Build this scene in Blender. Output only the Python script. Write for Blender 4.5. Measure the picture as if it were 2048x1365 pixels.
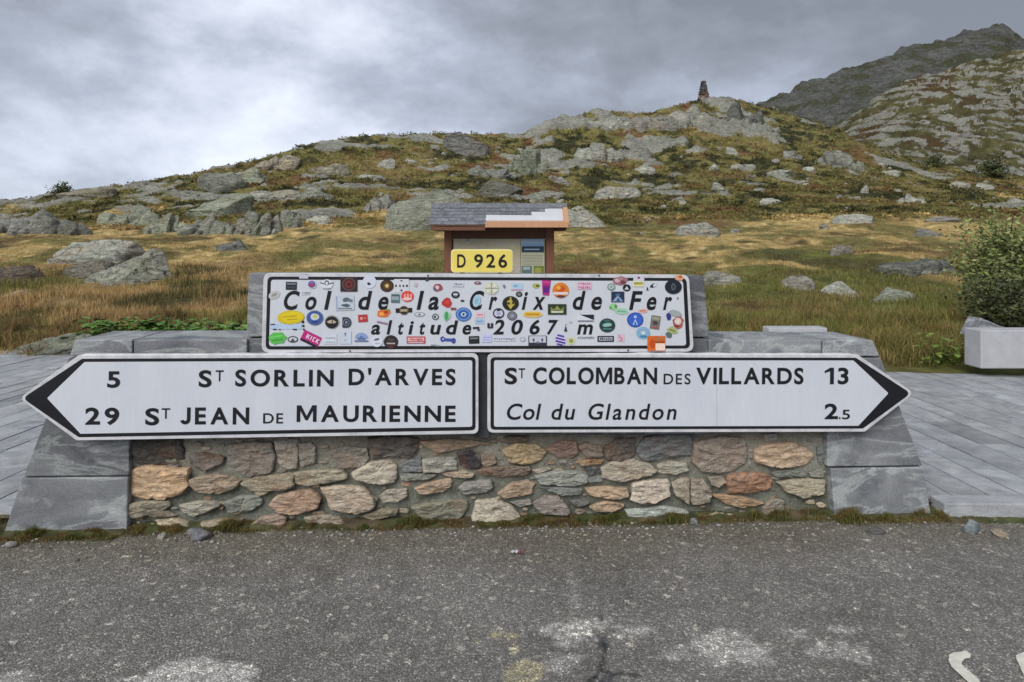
import bpy, bmesh, math, random
import numpy as np
from mathutils import Vector, Matrix
for o in list(bpy.data.objects): bpy.data.objects.remove(o)
scene = bpy.context.scene
R = math.radians
F = 1365.0          # focal length in photo pixels
HOR = 500.0         # horizon row
CH = 1.5            # eye height

# ------------------------------------------------------------------ camera
cam_d = bpy.data.cameras.new('camera'); cam = bpy.data.objects.new('camera', cam_d)
scene.collection.objects.link(cam); scene.camera = cam
cam_d.sensor_width = 36; cam_d.lens = F/2048*36
cam.location = (0, 0, CH); cam.rotation_euler = (R(90), 0, 0)
cam_d.shift_y = -(682.5-HOR)/2048
cam_d.clip_start = .05; cam_d.clip_end = 20000

# ------------------------------------------------------------------ world and sun
SUN_EL, SUN_AZ = R(40), R(-152)      # from behind the camera, a little to the left (azimuth from +Y, clockwise)
world = bpy.data.worlds.new('World'); scene.world = world; world.use_nodes = True
nt = world.node_tree; N = nt.nodes; L = nt.links
for n in list(N): N.remove(n)
def wn(t, **k):
    n = N.new(t)
    for a, b in k.items(): setattr(n, a, b)
    return n
out = wn('ShaderNodeOutputWorld'); bg = wn('ShaderNodeBackground'); bg.inputs['Strength'].default_value = 0.1
L.new(bg.outputs[0], out.inputs[0])
sky = wn('ShaderNodeTexSky', sky_type='NISHITA', sun_disc=False, sun_elevation=SUN_EL, sun_rotation=SUN_AZ, altitude=2000)
tc = wn('ShaderNodeTexCoord')
mp = wn('ShaderNodeMapping'); mp.inputs['Scale'].default_value = (1.0, 1.0, 1.9); mp.inputs['Rotation'].default_value = (0, R(14), 0)
L.new(tc.outputs['Generated'], mp.inputs[0])
def wnoise(scale, detail, off, dist=0.0, rough=.55):
    m = wn('ShaderNodeMapping'); m.inputs['Location'].default_value = off; L.new(mp.outputs[0], m.inputs[0])
    n = wn('ShaderNodeTexNoise'); n.inputs['Scale'].default_value = scale; n.inputs['Detail'].default_value = detail
    n.inputs['Roughness'].default_value = rough; n.inputs['Distortion'].default_value = dist
    L.new(m.outputs[0], n.inputs['Vector']); return n.outputs['Fac']
def wm(op, a, b=None, c=None, clamp=False):
    n = wn('ShaderNodeMath', operation=op, use_clamp=clamp)
    for i, v in enumerate((a, b, c)):
        if v is None: continue
        if isinstance(v, (int, float)): n.inputs[i].default_value = v
        else: L.new(v, n.inputs[i])
    return n.outputs[0]
def wdot(vec):
    n = wn('ShaderNodeVectorMath', operation='DOT_PRODUCT'); L.new(tc.outputs['Generated'], n.inputs[0])
    v = Vector(vec).normalized(); n.inputs[1].default_value = v; return n.outputs['Value']
big = wnoise(2.3, 6, (3.1, 1.7, .4), .12, .52)
fine = wnoise(5.5, 9, (7.3, 2.2, 5.4), .10, .62)
glow = wm('SMOOTHSTEP', wdot((-640, 1365, 210)), .0, 1.0) if False else wdot((-600, 1365, 60))
glow = wm('MULTIPLY', wm('SUBTRACT', glow, .87), 7.7, clamp=True)
glow = wm('POWER', glow, 1.6)
val = wm('ADD', wm('MULTIPLY', wm('SUBTRACT', big, .5), 2.2), wm('MULTIPLY', wm('SUBTRACT', fine, .5), 1.0))
val = wm('ADD', val, wm('MULTIPLY', glow, .78))
up = wn('ShaderNodeSeparateXYZ'); L.new(tc.outputs['Generated'], up.inputs[0])
# the cloud base darkens away from the bright gap above the horizon
high = wm('MULTIPLY', wm('SUBTRACT', up.outputs['Z'], .12), 1.7, clamp=True)
val = wm('SUBTRACT', val, wm('MINIMUM', high, .26))
val = wm('ADD', val, .36)
ramp = wn('ShaderNodeValToRGB'); L.new(val, ramp.inputs[0])
cr = ramp.color_ramp
stops = [(0.0, (.125, .135, .155)), (.25, (.165, .178, .208)), (.5, (.232, .255, .305)), (.75, (.35, .375, .435)), (1.0, (.45, .475, .535))]
while len(cr.elements) < len(stops): cr.elements.new(.5)
for e, (p, c) in zip(cr.elements, stops): e.position = p; e.color = (*c, 1)
sc10 = wn('ShaderNodeVectorMath', operation='SCALE'); L.new(ramp.outputs[0], sc10.inputs[0]); sc10.inputs['Scale'].default_value = 10.0
mixs = wn('ShaderNodeMix', data_type='RGBA'); mixs.inputs[0].default_value = .95
L.new(sky.outputs[0], mixs.inputs[6]); L.new(sc10.outputs[0], mixs.inputs[7]); L.new(mixs.outputs[2], bg.inputs[0])

sd = bpy.data.lights.new('sun', 'SUN'); sd.energy = 1.5; sd.angle = R(45); sd.color = (1, .965, .91)
sun = bpy.data.objects.new('sun', sd); scene.collection.objects.link(sun)
sdir = Vector((math.sin(SUN_AZ)*math.cos(SUN_EL), math.cos(SUN_AZ)*math.cos(SUN_EL), math.sin(SUN_EL)))
sun.rotation_euler = sdir.to_track_quat('Z', 'Y').to_euler(); sun.location = (0, 0, 30)
vs = scene.view_settings; vs.view_transform = 'Standard'; vs.look = 'None'; vs.gamma = 1; vs.use_curve_mapping = False
vs.exposure = 1.03
scene.cycles.max_bounces = 5; scene.cycles.diffuse_bounces = 3; scene.cycles.use_denoising = True

# ------------------------------------------------------------------ noise (numpy)
def _hash(ix, iy, iz, seed):
    h = (ix.astype(np.uint32)*np.uint32(374761393) + iy.astype(np.uint32)*np.uint32(668265263)
         + iz.astype(np.uint32)*np.uint32(2147483647) + np.uint32((seed*1274126177) & 0xffffffff))
    h = (h ^ (h >> np.uint32(13)))*np.uint32(1274126177)
    return (h ^ (h >> np.uint32(16)))
def perlin(x, y, z=None, seed=0):
    x = np.asarray(x, float); y = np.asarray(y, float)
    z = np.zeros_like(x) if z is None else np.asarray(z, float)
    xi, yi, zi = np.floor(x), np.floor(y), np.floor(z)
    xf, yf, zf = x-xi, y-yi, z-zi
    xi = xi.astype(np.int64); yi = yi.astype(np.int64); zi = zi.astype(np.int64)
    fade = lambda t: t*t*t*(t*(t*6-15)+10)
    u, v, w = fade(xf), fade(yf), fade(zf)
    def g(dx, dy, dz):
        h = _hash(xi+dx, yi+dy, zi+dz, seed)
        a = ((h & np.uint32(1023)).astype(float)/1023*2-1)
        b = (((h >> np.uint32(10)) & np.uint32(1023)).astype(float)/1023*2-1)
        c = (((h >> np.uint32(20)) & np.uint32(1023)).astype(float)/1023*2-1)
        return a*(xf-dx)+b*(yf-dy)+c*(zf-dz)
    l = lambda a, b, t: a+(b-a)*t
    z0 = l(l(g(0,0,0), g(1,0,0), u), l(g(0,1,0), g(1,1,0), u), v)
    z1 = l(l(g(0,0,1), g(1,0,1), u), l(g(0,1,1), g(1,1,1), u), v)
    return l(z0, z1, w)
def fbm(x, y, z=None, oct=4, seed=0, gain=.5):
    s = 0; a = 1
    for k in range(oct):
        s = s + a*perlin(np.asarray(x)*2**k, np.asarray(y)*2**k, None if z is None else np.asarray(z)*2**k, seed+k*17); a *= gain
    return s
def sstep(x, a, b):
    t = np.clip((np.asarray(x, float)-a)/(b-a), 0, 1); return t*t*(3-2*t)

# ------------------------------------------------------------------ helpers
def s2l(c):
    return tuple(((v/255)/12.92 if v/255 <= .04045 else ((v/255+.055)/1.055)**2.4) for v in c)
def hexc(h):
    return s2l(tuple(int(h[i:i+2], 16) for i in (0, 2, 4)))
def tag(o, label=None, cat=None, group=None, kind=None):
    if label: o['label'] = label
    if cat: o['category'] = cat
    if group: o['group'] = group
    if kind: o['kind'] = kind
    return o
def link(o, parent=None):
    scene.collection.objects.link(o)
    if parent is not None: o.parent = parent
    return o
def empty(name, loc=(0, 0, 0), rz=0):
    o = bpy.data.objects.new(name, None); o.location = loc; o.rotation_euler = (0, 0, rz); o.empty_display_size = .1
    return link(o)
def mesh_obj(name, verts, faces, mat, parent=None, col=None, smooth=False, loc=None, rockv=None):
    """verts (n,3) array, faces list or (m,k) array, col: per-vertex colour (n,3)"""
    me = bpy.data.meshes.new(name)
    verts = np.asarray(verts, np.float32).reshape(-1, 3)
    if isinstance(faces, np.ndarray):
        m, k = faces.shape
        me.vertices.add(len(verts)); me.vertices.foreach_set('co', verts.ravel())
        me.loops.add(m*k); me.loops.foreach_set('vertex_index', faces.astype(np.int32).ravel())
        me.polygons.add(m); me.polygons.foreach_set('loop_start', np.arange(0, m*k, k, dtype=np.int32))
        me.update(calc_edges=True)
    else:
        me.from_pydata(verts.tolist(), [], faces)
    if col is not None:
        at = me.color_attributes.new('Col', 'FLOAT_COLOR', 'POINT')
        c = np.ones((len(verts), 4), np.float32); c[:, :3] = col; at.data.foreach_set('color', c.ravel())
    if rockv is not None:
        at = me.color_attributes.new('rock', 'FLOAT_COLOR', 'POINT')
        c = np.ones((len(verts), 4), np.float32); c[:, 0] = rockv[0]; c[:, 1] = rockv[1]; at.data.foreach_set('color', c.ravel())
    if smooth: me.polygons.foreach_set('use_smooth', np.ones(len(me.polygons), bool))
    for m_ in (mat if isinstance(mat, (list, tuple)) else [mat]): me.materials.append(m_)
    me.update()
    o = bpy.data.objects.new(name, me)
    if loc is not None: o.location = loc
    return link(o, parent)
class MB:
    def __init__(s): s.v = []; s.f = []; s.c = []
    def add(s, verts, faces, col=(1, 1, 1)):
        b = len(s.v); s.v += [tuple(v) for v in verts]; s.f += [tuple(i+b for i in f) for f in faces]; s.c += [col]*len(verts); return s
    def box(s, x0, x1, y0, y1, z0, z1, col=(1, 1, 1)):
        return s.add([(x0,y0,z0),(x1,y0,z0),(x1,y1,z0),(x0,y1,z0),(x0,y0,z1),(x1,y0,z1),(x1,y1,z1),(x0,y1,z1)],
              [(0,3,2,1),(4,5,6,7),(0,1,5,4),(1,2,6,5),(2,3,7,6),(3,0,4,7)], col)
    def prism(s, pts, y0, y1, col=(1, 1, 1)):
        """pts in (x,z), front face at y0 (towards the camera), back at y1; any winding"""
        a = sum(pts[i][0]*pts[(i+1) % len(pts)][1]-pts[(i+1) % len(pts)][0]*pts[i][1] for i in range(len(pts)))
        if a < 0: pts = pts[::-1]
        n = len(pts)
        return s.add([(x, y0, z) for x, z in pts]+[(x, y1, z) for x, z in pts],
              [tuple(range(n)), tuple(range(2*n-1, n-1, -1))]+[(i, i+n, (i+1) % n+n, (i+1) % n) for i in range(n)], col)
    def flat(s, pts, y, col=(1, 1, 1)):
        a = sum(pts[i][0]*pts[(i+1) % len(pts)][1]-pts[(i+1) % len(pts)][0]*pts[i][1] for i in range(len(pts)))
        if a < 0: pts = pts[::-1]
        return s.add([(x, y, z) for x, z in pts], [tuple(range(len(pts)))], col)
    def build(s, name, mat, parent=None, bevel=0, smooth=False, loc=None):
        o = mesh_obj(name, s.v, s.f, mat, parent, np.array(s.c, np.float32), smooth, loc)
        if bevel:
            b = o.modifiers.new('b', 'BEVEL'); b.width = bevel; b.segments = 2; b.limit_method = 'ANGLE'; b.angle_limit = R(35)
        return o

# ------------------------------------------------------------------ materials
def new_mat(name):
    m = bpy.data.materials.new(name); m.use_nodes = True; t = m.node_tree
    b = t.nodes['Principled BSDF']; b.inputs['Roughness'].default_value = .8
    return m, t, b
class G:
    """small node-graph helper"""
    def __init__(s, t): s.t = t
    def n(s, ty, ins=None, **k):
        nd = s.t.nodes.new(ty)
        for a, b in k.items(): setattr(nd, a, b)
        for key, v in (ins or {}).items():
            if isinstance(v, bpy.types.NodeSocket): s.t.links.new(v, nd.inputs[key])
            else: nd.inputs[key].default_value = v
        return nd
    def noise(s, vec, scale, detail=4, rough=.55, dist=0):
        return s.n('ShaderNodeTexNoise', {'Vector': vec, 'Scale': scale, 'Detail': detail, 'Roughness': rough, 'Distortion': dist}).outputs['Fac']
    def math(s, op, a, b=0.0, clamp=False): return s.n('ShaderNodeMath', {0: a, 1: b}, operation=op, use_clamp=clamp).outputs[0]
    def ramp(s, fac, stops, interp='LINEAR'):
        r = s.n('ShaderNodeValToRGB', {0: fac}); c = r.color_ramp; c.interpolation = interp
        while len(c.elements) < len(stops): c.elements.new(.5)
        for e, (p, col) in zip(c.elements, stops):
            e.position = p; e.color = (*col, 1) if len(col) == 3 else col
        return r.outputs[0]
    def mix(s, fac, a, b, blend='MIX'):
        return s.n('ShaderNodeMix', {0: fac, 6: a, 7: b}, data_type='RGBA', blend_type=blend).outputs[2]
    def map(s, vec, scale=(1, 1, 1), rot=(0, 0, 0), loc=(0, 0, 0)):
        return s.n('ShaderNodeMapping', {0: vec, 'Scale': scale, 'Rotation': rot, 'Location': loc}).outputs[0]
    def bump(s, h, strength, dist, normal=None):
        i = {'Height': h, 'Strength': strength, 'Distance': dist}
        if normal is not None: i['Normal'] = normal
        return s.n('ShaderNodeBump', i).outputs[0]
    def pos(s): return s.n('ShaderNodeNewGeometry').outputs['Position']
    def obj(s): return s.n('ShaderNodeTexCoord').outputs['Object']
    def rnd(s): return s.n('ShaderNodeObjectInfo').outputs['Random']
    def col(s, name='Col'): return s.n('ShaderNodeAttribute', attribute_name=name).outputs['Color']
def set_in(t, b, key, v):
    if isinstance(v, bpy.types.NodeSocket): t.links.new(v, b.inputs[key])
    else: b.inputs[key].default_value = v
W1 = (1, 1, 1, 1)
def grey(v): return (v, v, v)

def mat_vcol(name, rough=.8, vary=.0, nscale=4.0, spec=.3, bumpd=0):
    m, t, b = new_mat(name); g = G(t); c = g.col(); p = g.pos()
    if vary:
        f = g.noise(p, nscale, 5, .65)
        k = g.ramp(f, [(.25, grey(1-vary)), (.75, grey(1+vary))])
        c = g.mix(1.0, c, k, 'MULTIPLY')
        if bumpd: set_in(t, b, 'Normal', g.bump(f, .6, bumpd))
    set_in(t, b, 'Base Color', c); b.inputs['Roughness'].default_value = rough; b.inputs['Specular IOR Level'].default_value = spec
    return m
def mat_grassblade():
    m = mat_vcol('blade', .75, .18, 1.2, .15); t = m.node_tree; b = t.nodes['Principled BSDF']; c = b.inputs['Base Color'].links[0].from_socket
    tr = t.nodes.new('ShaderNodeBsdfTranslucent'); t.links.new(c, tr.inputs[0]); mx_ = t.nodes.new('ShaderNodeMixShader'); mx_.inputs[0].default_value = .4
    t.links.new(b.outputs[0], mx_.inputs[1]); t.links.new(tr.outputs[0], mx_.inputs[2]); t.links.new(mx_.outputs[0], t.nodes['Material Output'].inputs[0]); return m
def mat_plain(name, col, rough=.6, vary=.1, nscale=6., spec=.4, metal=0, bumpd=.0):
    m, t, b = new_mat(name); g = G(t); p = g.obj()
    f = g.noise(p, nscale, 6, .6)
    k = g.ramp(f, [(.25, tuple(c*(1-vary) for c in col)), (.75, tuple(min(1, c*(1+vary)) for c in col))])
    set_in(t, b, 'Base Color', k); b.inputs['Roughness'].default_value = rough; b.inputs['Specular IOR Level'].default_value = spec; b.inputs['Metallic'].default_value = metal
    if bumpd: set_in(t, b, 'Normal', g.bump(f, .5, bumpd))
    return m
def mat_rock(name, s, vcol=True, veg=False):
    """weathered alpine gneiss: s = size factor (1 = metre-sized detail); veg: alpha of Col blends in plant cover"""
    m, t, b = new_mat(name); g = G(t); p = g.pos()
    strat = g.map(p, (1.0, 1.0, 3.4), (R(18), R(-24), 0))
    n1 = g.noise(p, .9/s, 8, .62); n2 = g.noise(strat, 2.2/s, 8, .7, .6); n3 = g.noise(p, 9/s, 6, .7)
    base = g.ramp(n2, [(.25, (.15, .15, .14)), (.40, (.34, .34, .315)), (.58, (.50, .50, .455)), (.8, (.66, .655, .60))])
    lich = g.ramp(n1, [(.35, (.95, .99, .88)), (.52, (1, 1, 1)), (.68, (1.12, 1.02, .88))])
    base = g.mix(1.0, base, lich, 'MULTIPLY')
    green = g.ramp(g.noise(p, 1.7/s, 7, .7), [(.52, (0, 0, 0)), (.66, (1, 1, 1))])
    base = g.mix(g.math('MULTIPLY', green, .38), base, (.22, .24, .14, 1))
    speck = g.ramp(n3, [(.33, (.45, .45, .45)), (.45, (1, 1, 1)), (.62, (1, 1, 1)), (.75, (1.25, 1.25, 1.22))])
    base = g.mix(1.0, base, speck, 'MULTIPLY')
    vor = g.n('ShaderNodeTexVoronoi', {'Vector': g.map(g.mix(.25, strat, g.n('ShaderNodeTexNoise', {'Vector': p, 'Scale': 1.5/s}).outputs['Color']), (1, 1, 1)), 'Scale': 1.1/s}, feature='DISTANCE_TO_EDGE').outputs[0]
    crack = g.ramp(vor, [(0, (.25, .25, .25)), (.05, (1, 1, 1))])
    base = g.mix(g.ramp(n1, [(.45, grey(.0)), (.62, grey(.8))]), base, crack, 'MULTIPLY')
    for sc_, th in ((1.3, .016), (3.6, .02)):
        ln = g.noise(g.map(p, (1.0, 1.0, 2.6), (R(12), R(-20 if sc_ < 2 else 55), 0)), sc_/s, 5, .6, .5)
        jn = g.ramp(g.math('ABSOLUTE', g.math('SUBTRACT', ln, .5)), [(0, grey(.30)), (th*.5, grey(.55)), (th, grey(1.))])
        base = g.mix(.85, base, jn, 'MULTIPLY')
    blk = g.ramp(g.noise(p, .35/s, 4, .6), [(.35, grey(.78)), (.65, grey(1.15))]); base = g.mix(1., base, blk, 'MULTIPLY')
    if vcol and not veg: base = g.mix(1.0, base, g.col(), 'MULTIPLY')
    if veg:
        at = g.n('ShaderNodeAttribute', attribute_name='Col'); rk_ = g.n('ShaderNodeAttribute', attribute_name='rock').outputs['Color']
        vn = g.ramp(g.noise(p, 2.6/s**.6, 6, .7), [(.25, grey(.5)), (.5, grey(1.)), (.75, grey(1.5))])
        vcol_ = g.mix(1., at.outputs['Color'], vn, 'MULTIPLY')
        rr = g.n('ShaderNodeSeparateColor', {0: rk_}).outputs
        edge = g.math('ADD', rr[0], g.math('MULTIPLY', g.math('SUBTRACT', g.noise(p, 2.2/s, 8, .75), .5), 2.2))
        f_ = g.ramp(edge, [(.42, (0, 0, 0)), (.62, (.92, .92, .92))])
        base = g.mix(rr[1], base, g.mix(1., base, (.33, .345, .385, 1), 'MULTIPLY'))
        base = g.mix(f_, vcol_, base)
    set_in(t, b, 'Base Color', base); b.inputs['Roughness'].default_value = .9; b.inputs['Specular IOR Level'].default_value = .15
    h = g.math('ADD', g.math('MULTIPLY', n2, 1.0), g.math('MULTIPLY', crack, .10)); h = g.math('ADD', h, g.math('MULTIPLY', n3, .25))
    set_in(t, b, 'Normal', g.bump(h, 1.0, .35*s))
    return m

M = {}
M['rock_near'] = mat_rock('rock_near', .35)
M['rock_mid'] = mat_rock('rock_mid', 1.2)
M['rock_far'] = mat_rock('rock_far', 3.2)
M['leaf'] = mat_vcol('leaf', .6, .15, 3, .3)
M['blade'] = mat_grassblade()
M['paint_black'] = mat_plain('paint_black', (.012, .013, .017), .38, .25, 9)
M['sticker'] = mat_vcol('sticker', .5, .10, 90, .4)
M['bark'] = mat_plain('bark', (.09, .07, .05), .9, .4, 18, .1, 0, .01)
M['steel'] = mat_plain('steel', (.06, .065, .075), .5, .3, 12, .5, .3)

# sign white: retro-reflective sheet, faintly blue, grimy streaks
def mk_signwhite():
    m, t, b = new_mat('sign_white'); g = G(t); p = g.obj()
    f1 = g.noise(g.map(p, (3, 1, 1.2)), 2.2, 6, .6); f2 = g.noise(g.map(p, (22, 1, 2.5)), 3, 5, .7)
    c = g.ramp(f1, [(.3, (.58, .62, .70)), (.7, (.65, .68, .745))])
    c = g.mix(.4, c, g.ramp(f2, [(.3, grey(.88)), (.6, grey(1.0))]), 'MULTIPLY')
    sp = g.ramp(g.noise(p, 55, 4, .7), [(.70, (1, 1, 1)), (.76, (.72, .66, .58))]); c = g.mix(.7, c, sp, 'MULTIPLY')
    set_in(t, b, 'Base Color', c); b.inputs['Roughness'].default_value = .42; b.inputs['Specular IOR Level'].default_value = .35
    return m
M['sign_white'] = mk_signwhite()
def mk_signrim():
    m, t, b = new_mat('sign_rim'); g = G(t); p = g.obj()
    f1 = g.noise(p, 14, 6, .7)
    c = g.ramp(f1, [(.3, (.42, .44, .48)), (.55, (.62, .63, .67)), (.8, (.72, .72, .75))])
    set_in(t, b, 'Base Color', c); b.inputs['Roughness'].default_value = .45
    return m
M['sign_rim'] = mk_signrim()
M['yellow'] = mat_plain('yellow', (.82, .68, .15), .45, .07, 9)
def mk_stone():
    """rubble stone: vertex colour with flaky grain, rust and lichen"""
    m, t, b = new_mat('rubble'); g = G(t); p = g.pos()
    off = g.n('ShaderNodeVectorMath', {0: p, 1: g.n('ShaderNodeCombineXYZ', {0: g.math('MULTIPLY', g.rnd(), 37.), 2: g.math('MULTIPLY', g.rnd(), 91.)}).outputs[0]}, operation='ADD').outputs[0]
    st = g.map(off, (1, 1, 3.2), (0, R(-12), 0))
    n1 = g.noise(st, 16, 8, .68, .8); n2 = g.noise(off, 7, 6, .6); n3 = g.noise(off, 85, 5, .7)
    c = g.mix(1.0, g.col(), g.ramp(n1, [(.28, (.36, .34, .33)), (.45, (.85, .85, .86)), (.6, (1.12, 1.1, 1.07)), (.75, (1.5, 1.47, 1.38))]), 'MULTIPLY')
    rust = g.ramp(n2, [(.5, (0, 0, 0)), (.68, (1, 1, 1))])
    c = g.mix(g.math('MULTIPLY', rust, .26), c, (.36, .165, .06, 1), 'MIX')
    pale = g.ramp(g.noise(off, 11, 7, .7), [(.52, (0, 0, 0)), (.66, (1, 1, 1))])
    c = g.mix(g.math('MULTIPLY', pale, .35), c, (.42, .40, .34, 1), 'MIX')
    c = g.mix(.8, c, g.ramp(n3, [(.3, grey(.55)), (.5, grey(1.)), (.72, grey(1.3))]), 'MULTIPLY')
    set_in(t, b, 'Base Color', c); b.inputs['Roughness'].default_value = .85; b.inputs['Specular IOR Level'].default_value = .25
    h = g.math('ADD', n1, g.math('MULTIPLY', n3, .22))
    set_in(t, b, 'Normal', g.bump(h, 1.0, .016))
    return m
M['rubble'] = mk_stone()
def mk_mortar():
    m, t, b = new_mat('mortar'); g = G(t); p = g.pos()
    n1 = g.noise(p, 6, 8, .65); n2 = g.noise(p, 60, 6, .75)
    c = g.ramp(n1, [(.3, (.25, .235, .19)), (.5, (.40, .375, .31)), (.7, (.52, .49, .42))])
    c = g.mix(.8, c, g.ramp(n2, [(.3, grey(.5)), (.55, grey(1)), (.75, grey(1.35))]), 'MULTIPLY')
    c = g.mix(1.0, c, g.col(), 'MULTIPLY')
    set_in(t, b, 'Base Color', c); b.inputs['Roughness'].default_value = .95; b.inputs['Specular IOR Level'].default_value = .1
    set_in(t, b, 'Normal', g.bump(n2, 1.0, .02))
    return m
M['mortar'] = mk_mortar()
def mk_slate(name, a, b_, c_, vein=.5, scale=1.):
    m, t, b = new_mat(name); g = G(t); p = g.pos()
    off = g.n('ShaderNodeVectorMath', {0: p, 1: g.n('ShaderNodeCombineXYZ', {0: g.math('MULTIPLY', g.rnd(), 17.), 2: g.math('MULTIPLY', g.rnd(), 31.)}).outputs[0]}, operation='ADD').outputs[0]
    n0 = g.noise(off, 2.2*scale, 7, .6, 1.2)
    w = g.n('ShaderNodeTexWave', {'Vector': g.map(off, (.7, .7, 1.6), (0, R(18), 0)), 'Scale': .8*scale, 'Distortion': 14., 'Detail': 5., 'Detail Scale': 1.2, 'Detail Roughness': .65}).outputs['Fac']
    n3 = g.noise(off, 120, 5, .75)
    c = g.ramp(n0, [(.3, a), (.5, b_), (.72, c_)])
    v = g.ramp(w, [(.70, (0, 0, 0)), (.93, (1, 1, 1))])
    v2 = g.ramp(g.noise(off, 5*scale, 8, .7), [(.5, (0, 0, 0)), (.62, (1, 1, 1))])
    c = g.mix(g.math('MULTIPLY', g.math('MULTIPLY', v, v2), vein*.8), c, (.50, .52, .55, 1))
    ln = g.noise(g.map(off, (.9, .9, 2.6), (0, R(24), 0)), 1.6*scale, 7, .62, .8)
    ridge_ = g.ramp(g.math('ABSOLUTE', g.math('SUBTRACT', ln, .5)), [(.0, (1, 1, 1)), (.012, (.8, .8, .8)), (.03, (0, 0, 0))])
    c = g.mix(g.math('MULTIPLY', ridge_, vein*.8), c, (.48, .51, .50, 1))
    band_ = g.ramp(ln, [(.40, (.72, .72, .74)), (.48, (1.0, 1.0, 1.0)), (.52, (1.25, 1.3, 1.22)), (.60, (.95, .97, .95))])
    c = g.mix(vein, c, band_, 'MULTIPLY')
    c = g.mix(g.math('MULTIPLY', g.ramp(g.noise(off, 3.1, 8, .75), [(.57, (0, 0, 0)), (.66, (1, 1, 1))]), .3*vein), c, (.45, .46, .48, 1))
    c = g.mix(.8, c, g.ramp(n3, [(.3, grey(.62)), (.5, grey(1)), (.75, grey(1.4))]), 'MULTIPLY')
    c = g.mix(1.0, c, g.col(), 'MULTIPLY')
    set_in(t, b, 'Base Color', c); b.inputs['Roughness'].default_value = .62; b.inputs['Specular IOR Level'].default_value = .4
    set_in(t, b, 'Normal', g.bump(g.math('ADD', n3, n0), .6, .006))
    return m
M['slate'] = mk_slate('slate', (.115, .122, .137), (.19, .198, .215), (.275, .283, .30), .5)
M['paver'] = mk_slate('paver', (.235, .245, .26), (.34, .352, .37), (.44, .455, .475), .3, 1.5)
M['concrete'] = mat_plain('concrete', (.42, .43, .46), .85, .14, 7, .2, 0, .003)

# ------------------------------------------------------------------ ground slope and the wall's own frame
GS = -.0145                       # the ground falls gently to the right
def gz(x): return GS*x
def ground_px(px, py, z0=0.0):
    """pixel -> point on the sloping ground (height z0 above the road)"""
    a = (px-1024)/F; c = -(py-HOR)/F
    y = (z0-CH)/(c-GS*a)
    return Vector((a*y, y, CH+c*y))
SL = .087; Y0 = 3.78
ux = Vector((1, SL, GS)).normalized(); uy = Vector((-SL, 1, 0)); uy = (uy-ux*uy.dot(ux)).normalized(); uz = ux.cross(uy).normalized()
RIG = Matrix(((ux.x, uy.x, uz.x, 0), (ux.y, uy.y, uz.y, Y0), (ux.z, uy.z, uz.z, 0), (0, 0, 0, 1)))
RINV = RIG.inverted()
CL = RINV @ Vector((0, 0, CH))
def P(px, py, d=0.0):
    """pixel -> (u, w) in the wall's frame on the plane d metres in front of the masonry"""
    dirw = RINV.to_3x3() @ Vector(((px-1024)/F, 1, -(py-HOR)/F))
    t = (-d-CL.y)/dirw.y
    q = CL+dirw*t; return (q.x, q.z)
def rig_empty(name):
    o = bpy.data.objects.new(name, None); link(o); o.matrix_world = RIG; o.empty_display_size = .1; return o

# ------------------------------------------------------------------ terrain
CP = [-700, 0, 250, 500, 750, 1000, 1250, 1500, 1750, 2048, 2750]
LV = [(11, [655,650,645,640,645,650,655,655,652,652,652]),
      (15, [610,600,592,590,592,600,602,600,597,595,595]),
      (20, [572,562,552,550,556,562,562,556,550,546,546]),
      (28, [520,515,507,510,515,517,517,512,505,500,500]),
      (45, [480,474,470,466,464,460,458,455,450,448,448]),
      (60, [462,455,448,445,440,432,428,425,422,420,420])]
SKX = [-700,0,60,100,200,300,380,500,600,700,850,1050,1060,1100,1200,1300,1370,1400,1480,1530,1600,1680,1720,1800,1850,2048,2750]
SKY_ = [440,414,404,394,380,357,347,318,292,272,264,268,262,246,224,221,203,196,203,215,231,258,284,313,335,352,385]
SYX = CP; SYY = [75,80,85,95,110,125,150,165,150,150,150]
NC, NR = 900, 560
pxs = np.linspace(-700, 2750, NC); Ys = np.exp(np.linspace(math.log(7.6), math.log(300), NR))
zb = np.zeros((NR, NC)); 
for j, p in enumerate(pxs):
    ysk = np.interp(p, SYX, SYY); psk = np.interp(p, SKX, SKY_)
    a = (p-1024)/F
    Yl = [7.0, 8.3]; Zl = [gz(a*7)-.03, gz(a*8.3)+.06]
    for Yv, row in LV:
        Yl.append(Yv); Zl.append(CH-(np.interp(p, CP, row)-HOR)*Yv/F)
    p60 = np.interp(p, CP, LV[-1][1])
    for tt, kk in ((.3, .26), (.6, .58), (.85, .87), (1., 1.)):
        Yv = 60+(ysk-60)*tt; pv = p60+(psk-p60)*kk
        Yl.append(Yv); Zl.append(CH-(pv-HOR)*Yv/F)
    Yl.append(400); Zl.append(Zl[-1]-.28*(400-Yl[-2]))
    zb[:, j] = np.interp(Ys, Yl, Zl)
PX, YY = np.meshgrid(pxs, Ys); XX = (PX-1024)/F*YY
k = np.array([1, 2, 3, 2, 1.])/9
for _ in range(2): zb[3:-3] = sum(k[i]*zb[1+i:NR-5+i] for i in range(5))
SKYD = np.interp(PX, SYX, SYY)
base_py = HOR-(zb-CH)/YY*F
def rough_amp(Y): return sstep(Y, 8.4, 10)
ridge = 1-np.abs(fbm(XX/9, YY/9, oct=4, seed=5))*2.2
rockmask_n = fbm(XX/14+3, YY/14, oct=4, seed=9)
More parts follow.
